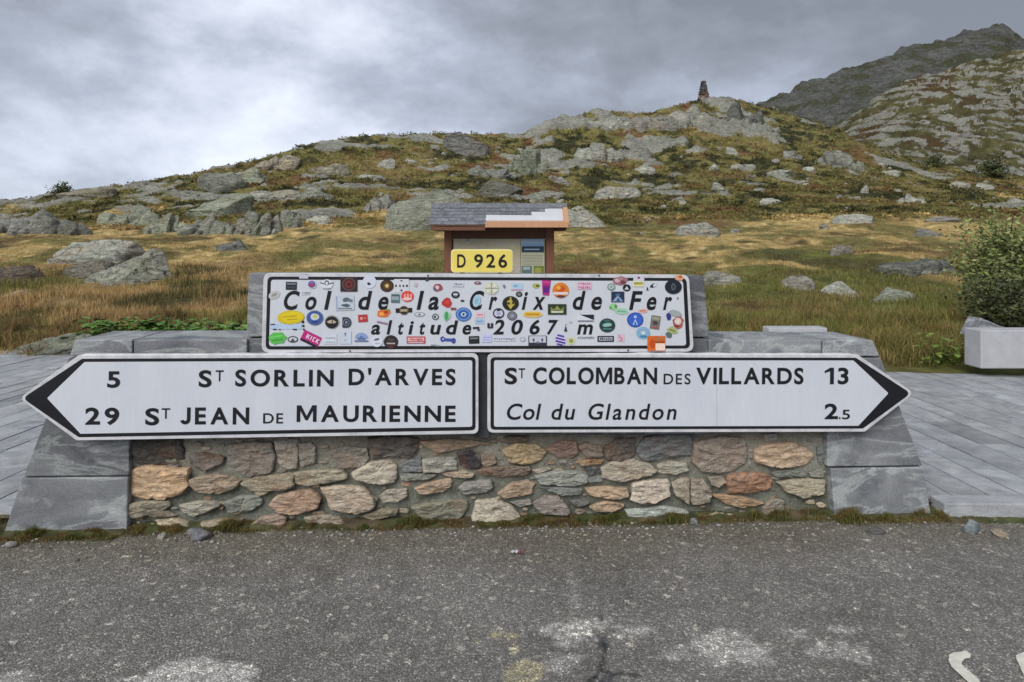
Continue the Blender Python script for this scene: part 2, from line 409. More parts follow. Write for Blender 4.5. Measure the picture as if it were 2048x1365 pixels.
# outcrop density on the hill: more on the left flank, along the crest and round the summit crag
hillf = sstep(YY, 48, 58)
crest = sstep(YY/SKYD, .72, .95)
dens = hillf*(.20+.14*sstep(PX, 900, 300)+.17*sstep(PX, 900, 1150)*sstep(YY/SKYD, .62, .8)*(PX < 1560)+.10*crest*(PX < 1560))
dens = dens*(1-.6*sstep(PX, 1430, 1560))
rockm = sstep(rockmask_n*.8+.45*fbm(XX/8, YY/3.5, oct=5, seed=11)+dens*.55, .27, .40)*hillf
disp = (.035*fbm(XX/.45, YY/.45, oct=3, seed=21)*sstep(YY, 40, 20) + .15*fbm(XX/1.7, YY/1.7, oct=4, seed=22) + .30*fbm(XX/4, YY/3, oct=3, seed=27)*sstep(YY, 9, 13)*sstep(YY, 40, 25)
        + .40*fbm(XX/6, YY/5, oct=4, seed=23)*sstep(YY, 16, 30) + .9*fbm(XX/16, YY/16, oct=5, seed=24)*sstep(YY, 45, 90))*rough_amp(YY)
blocky = np.abs(fbm(XX/5.+.5*YY/9+.3*fbm(XX/2, YY/2, oct=2, seed=4), YY/3.2-.25*XX/5, oct=5, seed=31, gain=.62))
disp += rockm*(.35+1.5*blocky)*(.6+.9*sstep(PX, 1000, 1200)*(PX < 1560)*sstep(YY/SKYD, .6, .8))*sstep(YY, 50, 75)
zt = zb+disp
def grid_ix(X, Y):
    X = np.asarray(X, float); Y = np.asarray(Y, float)
    p = X/Y*F+1024
    j = np.clip((p-pxs[0])/(pxs[1]-pxs[0]), 0, NC-1.001); i = np.clip((np.log(Y)-math.log(Ys[0]))/(math.log(Ys[1])-math.log(Ys[0])), 0, NR-1.001)
    return i, j
def sample(A, X, Y):
    i, j = grid_ix(X, Y); i0 = i.astype(int); j0 = j.astype(int); fi = i-i0; fj = j-j0
    return (A[i0, j0]*(1-fi)*(1-fj)+A[i0+1, j0]*fi*(1-fj)+A[i0, j0+1]*(1-fi)*fj+A[i0+1, j0+1]*fi*fj)
def hz(X, Y): return float(sample(zt, np.array([X]), np.array([Y]))[0])
def on_ground(px, py):
    """where the sight line through a photo pixel first meets the (unroughened) terrain"""
    j = int(np.clip(round((px-pxs[0])/(pxs[1]-pxs[0])), 0, NC-1)); col = base_py[:, j]
    idx = np.where(col <= py)[0]; i = int(idx[0]) if len(idx) else int(np.argmin(col))
    Y = Ys[i]; return (px-1024)/F*Y, Y
def cell(a, b): return a[..., None]*b
def ground_col(X, Y, seed=0):
    """vegetation colour of the alpine ground, by place: bank, dry meadow, heath"""
    px = X/Y*F+1024
    n1 = fbm(X/7, Y/11, oct=4, seed=41); n2 = fbm(X/2.2, Y/3.2, oct=4, seed=42); n3 = fbm(X/.5, Y/.7, oct=4, seed=43)
    n4 = fbm(X/22, Y/20, oct=3, seed=44)
    green = np.array([.150, .158, .046]); dark = np.array([.056, .058, .026]); rust = np.array([.215, .118, .060])
    ochre = np.array([.56, .41, .17]); olive = np.array([.245, .215, .078]); orange = np.array([.47, .325, .155]); straw = np.array([.72, .56, .27])
    def mixc(a, b, f): return a*(1-f[..., None])+b*f[..., None]
    z3 = np.zeros(X.shape+(3,))
    heath = mixc(z3+olive, z3+green, sstep(n2, -.15, .25)); heath = mixc(heath, z3+rust, sstep(n1+n2*.6, .06, .45)*.9); heath = mixc(heath, z3+dark, sstep(n2*.9-n1*.7, .0, .2))
    heath = mixc(heath, z3+ochre*.6, sstep(n4+n2*.5, .2, .46)*.6)
    meadow = mixc(z3+ochre, z3+straw, sstep(n3+n2, -.1, .5)); meadow = mixc(meadow, z3+olive*1.0, sstep(n2+n1*.8, -.03, .18)*.95); meadow = mixc(meadow, z3+rust*.9, sstep(n1-n2*.7, .16, .34)*.6); meadow = mixc(meadow, z3+dark*1.6, sstep(n1*.5-n2, .30, .46)*.7)
    bankL = mixc(z3+orange, z3+ochre*.8, sstep(n2, -.1, .3)); bankL = mixc(bankL, z3+green*1.15, sstep(n1+n2*.7, -.04, .22)*.9); bankL = mixc(bankL, z3+dark*1.3, sstep(-n1+n2*.6, .16, .36)*.85)
    bankR = mixc(z3+olive*.9, z3+green*1.25, sstep(n2, -.2, .2)); bankR = mixc(bankR, z3+rust*.9, sstep(n1-n2*.6, .12, .36)*.7); bankR = mixc(bankR, z3+ochre*.9, sstep(n1+n3*.3+n4*.6, .06, .28)*.75); bankR = mixc(bankR, z3+dark*1.3, sstep(-n1-n2*.4, .2, .4)*.6)
    fl = sstep(px, 640, 420)
    bank = mixc(bankR, bankL, fl)
    wob = 14*n4*Y/25+3*n1*Y/25
    wob2 = Y*(1.0*fbm(X/4.5, Y/9, oct=4, seed=47)+.7*n1)
    fm = sstep(Y+wob+wob2, 19, 26)*sstep(Y+wob*2, 58, 47)
    c = mixc(bank, meadow, fm); c = mixc(c, heath, sstep(Y+wob*2, 46, 58))
    c = c*(1+.5*np.clip(n3, -.6, .6))[..., None]
    return c
gcol = ground_col(XX, YY)
# bare outcrop colour where the crag breaks through
rc = np.array([.27, .268, .24])*(1+.9*np.clip(fbm(XX/1.8, YY/1.8, oct=5, seed=51, gain=.65), -.6, .6))[..., None]
tint = sstep(fbm(XX/4, YY/4, oct=3, seed=52), -.05, .3)[..., None]; rc = rc*(1-tint)+rc*np.array([1.06, .93, .80])*tint
crk = sstep(blocky, .10, .02)[..., None]; rc = rc*(1-.65*crk)
def grid_faces(nr, nc):
    i = np.arange(nr-1)[:, None]*nc+np.arange(nc-1)[None]; i = i.ravel()
    return np.stack([i, i+1, i+nc+1, i+nc], 1)
M['terrain'] = mat_rock('terrain', 1.6, veg=True)
ter = mesh_obj('alpine_hillside', np.stack([XX, YY, zt], -1), grid_faces(NR, NC), M['terrain'], None, gcol.reshape(-1, 3), True, rockv=(rockm.ravel(), np.zeros(rockm.size)))
tag(ter, kind='structure')
# the wide ground sheet under everything
gs = MB(); S = 6000
gs.add([(-S, -S, -.6), (S, -S, -.6), (S, S, -.6), (-S, S, -.6)], [(0, 1, 2, 3)], (.11, .10, .045))
M['plain'] = mat_vcol('plain', .95, .3, .5); tag(gs.build('ground', M['plain']), kind='structure')

# far slopes
def far_slope(name, px0, px1, nc, nr, Ya, Yb, skx, sky_, base, mat, amp, wl, seed, kind_col):
    p = np.linspace(px0, px1, nc); t = np.linspace(0, 1.12, nr)
    Pm, T = np.meshgrid(p, t); Yr = Ya+(Yb-Ya)*T; X = (Pm-1024)/F*Yr
    sk = np.interp(Pm, skx, sky_); pb = np.interp(Pm, *base)
    k = np.clip(T, 0, 1)**.9
    py = pb+(sk-pb)*k; Z = CH-(py-HOR)*Yr/F; Z = Z-np.clip(T-1, 0, 1)*(Yb-Ya)*.9
    r = 1-np.abs(fbm(X/wl+.2*Yr/wl, Z/wl*1.2+Yr/wl*.4, oct=6, seed=seed, gain=.55))*2
    r2 = fbm(X/wl*3, Yr/wl*3, oct=4, seed=seed+7, gain=.6)
    Z = Z+amp*(r-.6)*(.5+.5*sstep(T, 0, .3))+amp*.3*r2
    c = kind_col(X, Yr, Z, r, r2, Pm, T)
    c, rm_ = c
    o = mesh_obj(name, np.stack([X, Yr, Z], -1), grid_faces(nr, nc), mat, None, c.reshape(-1, 3), True, rockv=rm_)
    return tag(o, kind='structure')
def colA(X, Y, Z, r, r2, Pm, T):
    g_ = fbm(X/40, Z/25, oct=5, seed=61, gain=.6); s_ = fbm((X+Z*.9)/9, (X-Z)/60, oct=4, seed=62)
    rock = np.array([.085, .09, .10])*(1+1.4*np.clip(s_, -.5, .5)+.5*np.clip(r2, -.5, .5))[..., None]
    gr = sstep(g_+.25*T, .12, .34)[..., None]*.75
    c = np.zeros(X.shape+(3,))+np.array([.085, .09, .055])
    return c, (np.clip(.95-.75*gr[..., 0], 0, 1).ravel(), np.clip(.86+.0*T, 0, 1).ravel())
def colB(X, Y, Z, r, r2, Pm, T):
    a = fbm(X/7+Z/9, Z/5-X/16, oct=6, seed=71, gain=.68); b = fbm(X/35, Y/35, oct=4, seed=72)
    f = (sstep(a+b*.3+.35*r2, -.08, .14)*.9)[..., None]
    veg = np.array([.13, .12, .052])*(1+1.0*np.clip(r2, -.5, .5))[..., None]
    rustm = sstep(b, .0, .3)[..., None]; veg = veg*(1-rustm)+np.array([.12, .075, .035])*rustm
    rock = np.array([.265, .255, .205])*(1+1.1*np.clip(fbm(X/4, Z/3, oct=4, seed=73, gain=.65), -.55, .6))[..., None]
    return veg*.8, (f.ravel(), np.full(X.size, .15))
M['far_a'] = mat_rock('far_a', 22., veg=True); M['far_b'] = mat_rock('far_b', 3.2, veg=True)
far_slope('mountain', 1380, 2900, 520, 240, 640, 1150,
          [1380,1500,1520,1560,1600,1650,1700,1750,1800,1850,1900,1930,1980,2010,2048,2150,2300,2900],
          [330,225,212,190,170,155,140,118,100,90,80,66,58,54,86,120,160,300], ([1380, 2900], [330, 330]), M['far_a'], 16, 90, 81, colA)
far_slope('mountain_slope', 1600, 2900, 520, 320, 175, 330,
          [1600,1660,1700,1750,1800,1850,1900,1950,2000,2048,2200,2500,2900],
          [330,272,240,203,172,152,137,126,112,94,50,20,30], ([1600, 1750, 2900], [350, 352, 372]), M['far_b'], 4.5, 22, 91, colB)

# ------------------------------------------------------------------ rocks
def ico(sub):
    bm = bmesh.new(); bmesh.ops.create_icosphere(bm, subdivisions=sub, radius=1)
    v = np.array([x.co[:] for x in bm.verts]); f = np.array([[l.index for l in q.verts] for q in bm.faces]); bm.free(); return v, f
ICO = {k: ico(k) for k in (1, 2, 3, 4, 5)}
def lump(rs, sub, nplane=13, dlo=.5, dhi=.92, rough=.07, flat_top=.0, dip=None):
    v, f = ICO[sub]; v = v.copy()
    for q in range(nplane):
        n = rs.normal(size=3); n /= np.linalg.norm(n)
        if q == 0 and dip is not None: n = np.array(dip, float); n /= np.linalg.norm(n); d = flat_top or .45
        else: d = rs.uniform(dlo, dhi)
        e = v@n-d; v -= np.outer(np.clip(e, 0, None), n)
    o = rs.uniform(0, 90, 3)
    nz = fbm(v[:, 0]*1.6+o[0], v[:, 1]*1.6+o[1], v[:, 2]*3.2+o[2], oct=4, seed=int(rs.randint(999)), gain=.6)
    cr_ = np.abs(fbm(v[:, 0]*1.3+o[1], v[:, 1]*1.3+o[2], v[:, 2]*2+o[0], oct=2, seed=int(rs.randint(999))))
    v = v*(1+rough*nz-.09*(cr_ < .05))[:, None]
    v[:, 0] /= np.abs(v[:, 0]).max(); v[:, 1] /= np.abs(v[:, 1]).max(); v[:, 2] /= v[:, 2].max()
    return v, f
footprints = []
def rock(px0, px1, py0, py1, label, kind='b', seed=1, tone=(1, 1, 1), cat='boulder', name='boulder', n=1, tilt=0, dip=None, group=None, dr=.7):
    rs = np.random.RandomState(seed*7+13)
    cx = (px0+px1)/2
    X, Y = on_ground(cx, py1-1); 
    w = (px1-px0)*Y/F; h = max(py1-py0, 3)*Y/F
    near = Y < 24; sub = 4 if (px1-px0) > 60 else 3
    if (px1-px0) < 22: sub = 2
    if near and px1-px0 > 80: sub = 5
    dep = w*dr
    V = []; Fc = []; nb = 0
    if n == 1:
        v, f = lump(rs, sub, 14, .48, .95, .09, .5, dip if dip is not None else (rs.uniform(-.3, .3), -.35, 1))
        v = v*np.array([w/2*1.03, dep/2, h*1.04]); V.append(v); Fc.append(f)
    else:
        for q in range(n):
            u = (q+.5)/n+rs.uniform(-.25, .25)/n; hh = h*(.6+.4*math.sin(math.pi*np.clip(u, .12, .88)))*rs.uniform(.62, 1.0); ww = w/n*rs.uniform(1.9, 3.0)
            v, f = lump(rs, 3, 12, .42, .9, .12, .55, (rs.uniform(-.5, .3), -.5, 1))
            v = v*np.array([ww/2, dep/2*rs.uniform(.5, 1), hh*1.05])
            v = v+np.array([(u-.5)*w*.9, rs.uniform(-.2, .25)*dep, 0]); V.append(v); Fc.append(f+nb); nb += len(v)
        for q in range(n*2):
            u = rs.uniform(.02, .98); hh = h*rs.uniform(.22, .5); ww = w/n*rs.uniform(.7, 1.5)
            v, f = lump(rs, 3, 12, .42, .9, .12, .55, (rs.uniform(-.5, .3), -.5, 1))
            v = v*np.array([ww/2, dep/2*.5, hh])+np.array([(u-.5)*w, -dep*rs.uniform(.05, .4), -.02*h]); V.append(v); Fc.append(f+nb); nb += len(v)
    v = np.concatenate(V); f = np.concatenate(Fc)
    if tilt and n == 1:
        a_ = min(.78, abs(tilt)/17); xx_ = v[:, 0]/(w/2)*(1 if tilt > 0 else -1)
        v[:, 2] *= 1-a_*(1-np.clip((xx_+1)/2, 0, 1)**.8); v[:, 1] *= 1-.5*a_*(1-np.clip((xx_+1)/2, 0, 1))
        v[:, 2] += np.where(v[:, 2] > 0, 0, 0)
    elif tilt:
        c_, s_ = math.cos(R(tilt)), math.sin(R(tilt)); x_, z_ = v[:, 0]*c_-v[:, 2]*s_, v[:, 0]*s_+v[:, 2]*c_; v[:, 0] = x_; v[:, 2] = z_
    v = v[:, :]; cy = Y+dep*.32
    zs = hz(X, Y)
    rz_ = rs.uniform(-.2, .2) if n == 1 and not tilt else 0
    mat = M['rock_near'] if Y < 16 else (M['rock_mid'] if Y < 70 else M['rock_far'])
    if Y < 16: mat = M['rock_near']
    col = np.ones((len(v), 3))*np.array(tone)
    o = mesh_obj(name, v, f, mat, None, col, Y > 30 or True, loc=(X, cy, zs-.04*h))
    o.rotation_euler = (0, 0, rz_)
    footprints.append((X, cy, w/2*.9, dep/2))
    return tag(o, label, cat, group)
P_, PG, DK, WM, PK = (1.42, 1.42, 1.38), (1.05, 1.12, .98), (.6, .6, .6), (1.15, 1.05, .92), (1.1, 1.02, .98)
RO = dict(name='rock_outcrop', cat='rock outcrop')
rocks = [
 (128, 354, 474, 566, 'large pale wedge boulder, pointed at its lower left end, above the orange grass', dict(tone=(1.35,1.35,1.3), tilt=16, dip=(-.45,-.5,1), dr=.6)),
 (34, 268, 466, 524, 'long pale flat slab lying just behind the wedge-shaped boulder', dict(tone=P_, tilt=5, dip=(-.2,-.6,1))),
 (100, 250, 512, 556, 'low brownish slab tucked under the long pale slab', dict(tone=(.85,.78,.72), tilt=4, dip=(-.1,-.7,1))),
 (-30, 76, 516, 572, 'dark rounded rock at the left edge above the orange bank', dict(tone=(.62,.52,.46), tilt=-8)),
 (-40, 48, 580, 606, 'thin pale ledge sticking out of the grass at the left edge', dict(tone=P_, tilt=8)),
 (10, 186, 664, 712, 'low grey-green streaked slab beside the left end of the paving', dict(tone=(.85,.88,.82), tilt=9, dip=(-.1,-.7,1), dr=.5)),
 (425, 500, 488, 512, 'small half-buried dark grey rock in the dry grass left of centre', dict(tone=(.7,.72,.75))),
 (24, 156, 418, 472, 'ribbed grey outcrop low on the far left of the hill', dict(n=6, tone=(.9,.9,.9), **RO)),
 (-60, 30, 425, 470, 'outcrop running out of the picture at the left edge of the hill', dict(n=3, **RO)),
 (190, 232, 424, 452, 'small blocky boulder with a dark hole beside it on the left hillside', dict(tone=PG)),
 (234, 306, 402, 454, 'pale humped outcrop right of the small blocky boulder', dict(n=3, tone=PG, **RO)),
 (88, 218, 374, 406, 'smooth bare slab forming the skyline at the far left', dict(tone=WM, tilt=6, dip=(-.1,-.4,1))),
 (284, 362, 424, 470, 'rough knobbly outcrop left of the long rock band', dict(n=5, tone=PG, **RO)),
 (362, 462, 426, 473, 'long broken rock band at the foot of the smooth dome', dict(n=6, tone=(1,1.03,.98), **RO)),
 (458, 548, 414, 472, 'upright blocky crag at the right end of the long rock band', dict(n=5, tone=(1,1.02,.97), **RO)),
 (548, 600, 418, 458, 'small dark-jointed crag just right of the long rock band', dict(n=4, tone=(.9,.92,.88), **RO)),
 (358, 508, 384, 436, 'smooth pale grey-green rock dome on the left flank of the hill', dict(tone=PG, dip=(-.1,-.5,1))),
 (378, 482, 340, 386, 'dark-bottomed boulder perched on top of the smooth dome', dict(tone=(.88,.9,.86), tilt=-3)),
 (440, 520, 326, 366, 'outcrop on the skyline above the perched boulder', dict(n=4, tone=PG, **RO)),
 (514, 590, 377, 402, 'low flat-topped pale ledge right of the smooth dome', dict(n=2, tone=P_, **RO)),
 (584, 655, 373, 402, 'low ledge with rounded end between dome and shelter', dict(n=3, tone=(1,1,.95), **RO)),
 (500, 590, 300, 338, 'streaky skyline rock rib left of the brown patch', dict(n=4, tone=WM, **RO)),
 (606, 662, 432, 452, 'pale flat stone where the hill meets the dry meadow', dict(tone=P_)),
 (728, 800, 373, 424, 'broken grey crag leaning against the big grey-green dome', dict(n=5, tone=(1.05,1.05,1.05), **RO)),
 (750, 962, 368, 462, 'huge grey-green rounded rock dome left of the shelter roof', dict(tone=(1.04,1.08,.98), dip=(-.25,-.5,1), dr=.6)),
 (752, 790, 304, 336, 'pale fin of rock high above the big dome', dict(tone=P_, tilt=12)),
 (704, 752, 338, 352, 'pair of small pale rocks on the upper slope left of centre', dict(n=2, tone=P_, **RO)),
 (624, 694, 314, 346, 'low brownish ledge in the middle of the upper left slope', dict(n=3, tone=WM, **RO)),
 (872, 978, 262, 312, 'dark overhanging boulder just under the skyline at centre', dict(tone=(.62,.62,.64), dip=(.25,-.75,1))),
 (1018, 1104, 286, 348, 'jagged crag of upright blocks right of the dark overhanging boulder', dict(n=6, tone=PG, **RO)),
 (930, 1030, 330, 362, 'low broken outcrop under the jagged crag', dict(n=5, tone=(.95,.95,.95), **RO)),
 (952, 1052, 368, 398, 'flat dark boulder above the left half of the shelter roof', dict(tone=(.68,.66,.64))),
 (1052, 1096, 382, 406, 'pale squared block behind the shelter roof ridge', dict(tone=P_)),
 (1104, 1146, 356, 374, 'small pale hump on the slope above the squared block', dict(tone=P_)),
 (1174, 1288, 368, 400, 'long pale two-humped boulder right of the shelter', dict(tone=P_, tilt=-5)),
 (1120, 1232, 410, 452, 'big pale slanting slab right behind the shelter roof', dict(tone=P_, tilt=-8, dip=(.25,-.6,1))),
 (1160, 1244, 280, 322, 'pale crag of upright ribs below the crest', dict(n=6, tone=P_, **RO)),
 (1180, 1262, 224, 262, 'pale broken cliff on the crest left of the summit crag', dict(n=3, tone=P_, **RO)),
 (1256, 1340, 222, 268, 'middle section of the pale cliff along the crest', dict(n=3, tone=PK, **RO)),
 (1328, 1440, 194, 258, 'big summit crag under the cairn', dict(n=4, tone=(1.08,1.06,1.02), **RO)),
 (1432, 1532, 200, 252, 'dark cliff right of the summit crag', dict(n=4, tone=(.62,.63,.65), **RO)),
 (1354, 1452, 450, 478, 'flat boulder with a dark right end in the dry meadow', dict(tone=P_)),
 (1454, 1482, 292, 310, 'single pale block on the slope below the dark cliff', dict(tone=P_)),
 (1268, 1312, 330, 346, 'pale rock with green top above the two-humped boulder', dict(tone=P_)),
 (1420, 1442, 326, 342, 'small round pale rock, left one of a pair right of centre', dict(tone=P_)),
 (1462, 1502, 318, 342, 'small pale hump, right one of a pair right of centre', dict(tone=P_, n=2, **RO)),
 (1534, 1592, 346, 362, 'flat white stone on a green patch of the right slope', dict(tone=(1.45,1.45,1.42))),
 (1600, 1638, 334, 348, 'low pale stone up the slope from the flat white stone', dict(tone=P_)),
 (1768, 1812, 338, 354, 'pale flat stone below the foot of the rocky slope', dict(tone=(1.4,1.4,1.36))),
 (1488, 1548, 376, 386, 'thin pale slab in the rusty heath', dict(tone=P_)),
 (1518, 1564, 397, 411, 'pale lens-shaped stone just above the dry meadow', dict(tone=P_)),
 (1722, 1742, 374, 392, 'small pointed stone under the dark tussock', dict(tone=P_)),
 (1802, 1852, 380, 408, 'heap of pale stones on the right slope', dict(n=4, tone=P_, **RO)),
 (2010, 2070, 384, 414, 'big white boulder at the right edge above the bush', dict(tone=(1.4,1.4,1.38), tilt=-10)),
 (1902, 1956, 360, 378, 'low pale ledge left of a smaller stone on the far right slope', dict(tone=P_)),
 (1958, 1992, 364, 380, 'smaller stone right of the low pale ledge on the far right slope', dict(tone=P_)),
 (1424, 1452, 358, 380, 'pale pointed stone in the rusty heath right of centre', dict(tone=P_)),
 (1570, 1604, 298, 322, 'small crag half way up the green spur', dict(n=3, tone=(.9,.9,.88), **RO)),
 (1640, 1722, 288, 334, 'broken grey crag at the foot of the green spur', dict(n=6, tone=(.92,.93,.9), **RO)),
 (1678, 1768, 423, 448, 'domed pale boulder on the far side of the dry meadow', dict(tone=P_)),
 (1860, 1932, 431, 447, 'thin pale ledge left of the tall bush', dict(tone=PK)),
 (1664, 1718, 497, 514, 'low pinkish stone in the near edge of the dry meadow', dict(tone=PK)),
 (1408, 1502, 545, 574, 'pale oval boulder just right of the stone backing', dict(tone=P_)),
 (1568, 1636, 549, 578, 'rounded pinkish boulder between the oval and the leaning block', dict(tone=PK)),
 (1650, 1730, 533, 588, 'leaning pale block with a dark underside', dict(tone=P_, tilt=-24, dip=(.3,-.5,1))),
 (1798, 1915, 517, 552, 'dark layered ledge beside the tall bush', dict(tone=(.62,.63,.62), n=3, **RO)),
 (1742, 1845, 562, 606, 'flaky grey-green slab pointing left below the dark ledge', dict(tone=(.92,.98,.9), tilt=14, dip=(-.3,-.6,1))),
 (1826, 1894, 454, 472, 'grey ledge between the meadow and the bush', dict(tone=(.85,.86,.84))),
]
for i, (a, b_, c_, d_, lab, kw) in enumerate(rocks):
    rock(a, b_, c_, d_, lab, seed=i+1, **kw)
# small pale stones strewn over the slope
rs0 = np.random.RandomState(5); cnt = 0
while cnt < 120:
    px = rs0.uniform(620, 2040) if cnt % 4 else rs0.uniform(0, 900); py = rs0.uniform(300, 470)
    if py < np.interp(px, SKX, SKY_)+22: continue
    w = rs0.uniform(7, 20)*(1 if cnt % 5 else 1.5)
    tone = tuple(np.array([1.25, 1.24, 1.2])*rs0.uniform(.8, 1.15))
    rock(px-w/2, px+w/2, py-w*rs0.uniform(.28, .5), py, 'small pale stone half sunk in the heath of the hillside', seed=300+cnt, tone=tone, name='stone', cat='stone', group='small pale stones strewn over the hillside')
    cnt += 1
footA = np.array(footprints)

# ------------------------------------------------------------------ vegetation made of blades
def blades(name, pos, hgt, wid, col, lean=.45, seed=0, mat='blade', seg2=False):
    n = len(pos); rs = np.random.RandomState(seed)
    a = rs.uniform(0, 2*math.pi, n); d = np.stack([np.cos(a), np.sin(a), np.zeros(n)], 1)
    b = rs.uniform(0, 2*math.pi, n); l = np.stack([np.cos(b), np.sin(b), np.zeros(n)], 1)*(rs.uniform(.05, lean, n)*hgt)[:, None]
    up = np.zeros((n, 3)); up[:, 2] = hgt
    if not seg2:
        v = np.stack([pos-d*wid[:, None]/2, pos+d*wid[:, None]/2, pos+up+l], 1).reshape(-1, 3)
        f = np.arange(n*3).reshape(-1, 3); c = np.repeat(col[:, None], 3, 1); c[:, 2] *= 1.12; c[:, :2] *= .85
    else:
        v = np.stack([pos-d*wid[:, None]/2, pos+d*wid[:, None]/2, pos+up*.6+l*.35+d*wid[:, None]*.35, pos+up*.6+l*.35-d*wid[:, None]*.35, pos+up*.95+l], 1).reshape(-1, 3)
        q = np.arange(n)[:, None]*5
        f = np.concatenate([q+np.array([[0, 1, 2]]), q+np.array([[0, 2, 3]]), q+np.array([[3, 2, 4]])]).reshape(-1, 3)
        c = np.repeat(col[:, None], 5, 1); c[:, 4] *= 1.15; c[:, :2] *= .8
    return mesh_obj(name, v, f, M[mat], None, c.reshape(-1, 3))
def not_on_rock(X, Y):
    ok = np.ones(len(X), bool)
    for (cx, cy, rx, ry) in footA: ok &= ((X-cx)/rx)**2+((Y-cy)/max(ry, .05))**2 > 1
    return ok
def before_rock(X, Y):
    """keep the turf short right at the foot of the big boulders"""
    bad = np.zeros(len(X), bool)
    for (cx, cy, rx, ry) in footA[:70]: bad |= (np.abs(X-cx) < rx*1.0) & (Y < cy) & (Y > cy-ry-.5)
    return bad
def scatter(n, y0, y1, seed, px0=-80, px1=2130):
    """points spread evenly over the visible ground between two depths"""
    rs = np.random.RandomState(seed)
    p = rs.uniform(px0, px1, n); t = rs.uniform(0, 1, n)
    # denser where the ground tilts towards the eye: sample in picture rows
    Y = 1/(1/y0+(1/y1-1/y0)*t); X = (p-1024)/F*Y
    return X, Y, rs
# near and meadow grass
def grass(name, n, y0, y1, hfun, seed, seg2=False, wpx=1.1, lean=.5, bright=1.0, colf=None):
    X, Y, rs = scatter(n, y0, y1, seed)
    clump = fbm(X/.8, Y/.8, oct=3, seed=seed+3)
    ok = not_on_rock(X, Y) & ~before_rock(X, Y) & (clump > rs.uniform(-.55, .25, n)) & (Y > 8.55)
    X, Y, clump = X[ok], Y[ok], clump[ok]; n = len(X)
    Z = sample(zt, X, Y)-.01
    c = (ground_col(X, Y) if colf is None else colf(X, Y, rs))*bright
    hue = rs.uniform(.65, 1.5, n)[:, None]; c = c*hue
    dry = (rs.uniform(size=n) < .18)[:, None]; c = np.where(dry, c*.5+np.array([.25, .18, .08]), c)
    h = hfun(X, Y)*rs.uniform(.5, 1.3, n)*(1+.6*np.clip(clump, -.5, .5)); w = np.maximum(.006, wpx*Y/F*rs.uniform(.7, 1.4, n))
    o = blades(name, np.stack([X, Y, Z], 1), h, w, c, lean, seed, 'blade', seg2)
    return tag(o, kind='stuff')
def hbank(X, Y):
    px = X/Y*F+1024
    h = .07+.07*sstep(px, 620, 350)*sstep(Y, 10, 12)+.04*sstep(px, 1450, 1700)
    return h*(1+.6*np.clip(fbm(X/1.5, Y/1.5, oct=2, seed=77), -.6, .6))*sstep(Y, 8.3, 10)+.04
o = grass('bank_grass', 150000, 8.6, 22, hbank, 1, True, 1.3); tag(o, 'tangled green and orange-brown grass on the bank behind the paving', 'grass')
o = grass('meadow_grass', 110000, 20, 56, lambda X, Y: .08+.10*np.clip(fbm(X/2, Y/2, oct=2, seed=78), 0, 1)+0*X, 2, False, 1.3, .8); tag(o, 'dry golden meadow grass below the rocky hill', 'grass')
def weeds(n, px0, px1, seed, h0, cols, name, lab):
    rs = np.random.RandomState(seed); k = 60; cx = rs.uniform(px0, px1, k); cy = 1/rs.uniform(1/11.5, 1/8.7, k); q = rs.randint(0, k, n)
    Y = cy[q]+rs.normal(0, .09, n); X = (cx[q]-1024)/F*cy[q]+rs.normal(0, .09, n); ok = Y > 8.5; X, Y = X[ok], Y[ok]; n = len(X)
    Z = sample(zt, X, Y)-.01; c = np.array(cols)[rs.randint(0, len(cols), n)]*rs.uniform(.6, 1.4, n)[:, None]
    tag(blades(name, np.stack([X, Y, Z], 1), h0*rs.uniform(.3, 1.2, n)*(.6+.8*rs.uniform(size=k)[q[ok]]), rs.uniform(.006, .014, n), c, .9, seed, 'blade', True), lab, 'weeds', kind='stuff')
weeds(15000, 1420, 1930, 71, .26, [(.22, .21, .06), (.30, .24, .09), (.13, .16, .045), (.36, .25, .11)], 'tall_weeds', 'tangled yellow-green weeds on the bank between the coping and the long pale block')
weeds(9000, -60, 500, 72, .22, [(.30, .20, .09), (.12, .13, .04), (.22, .13, .07), (.38, .28, .13)], 'tall_weeds', 'brown and orange tall weeds on the bank above the left coping')
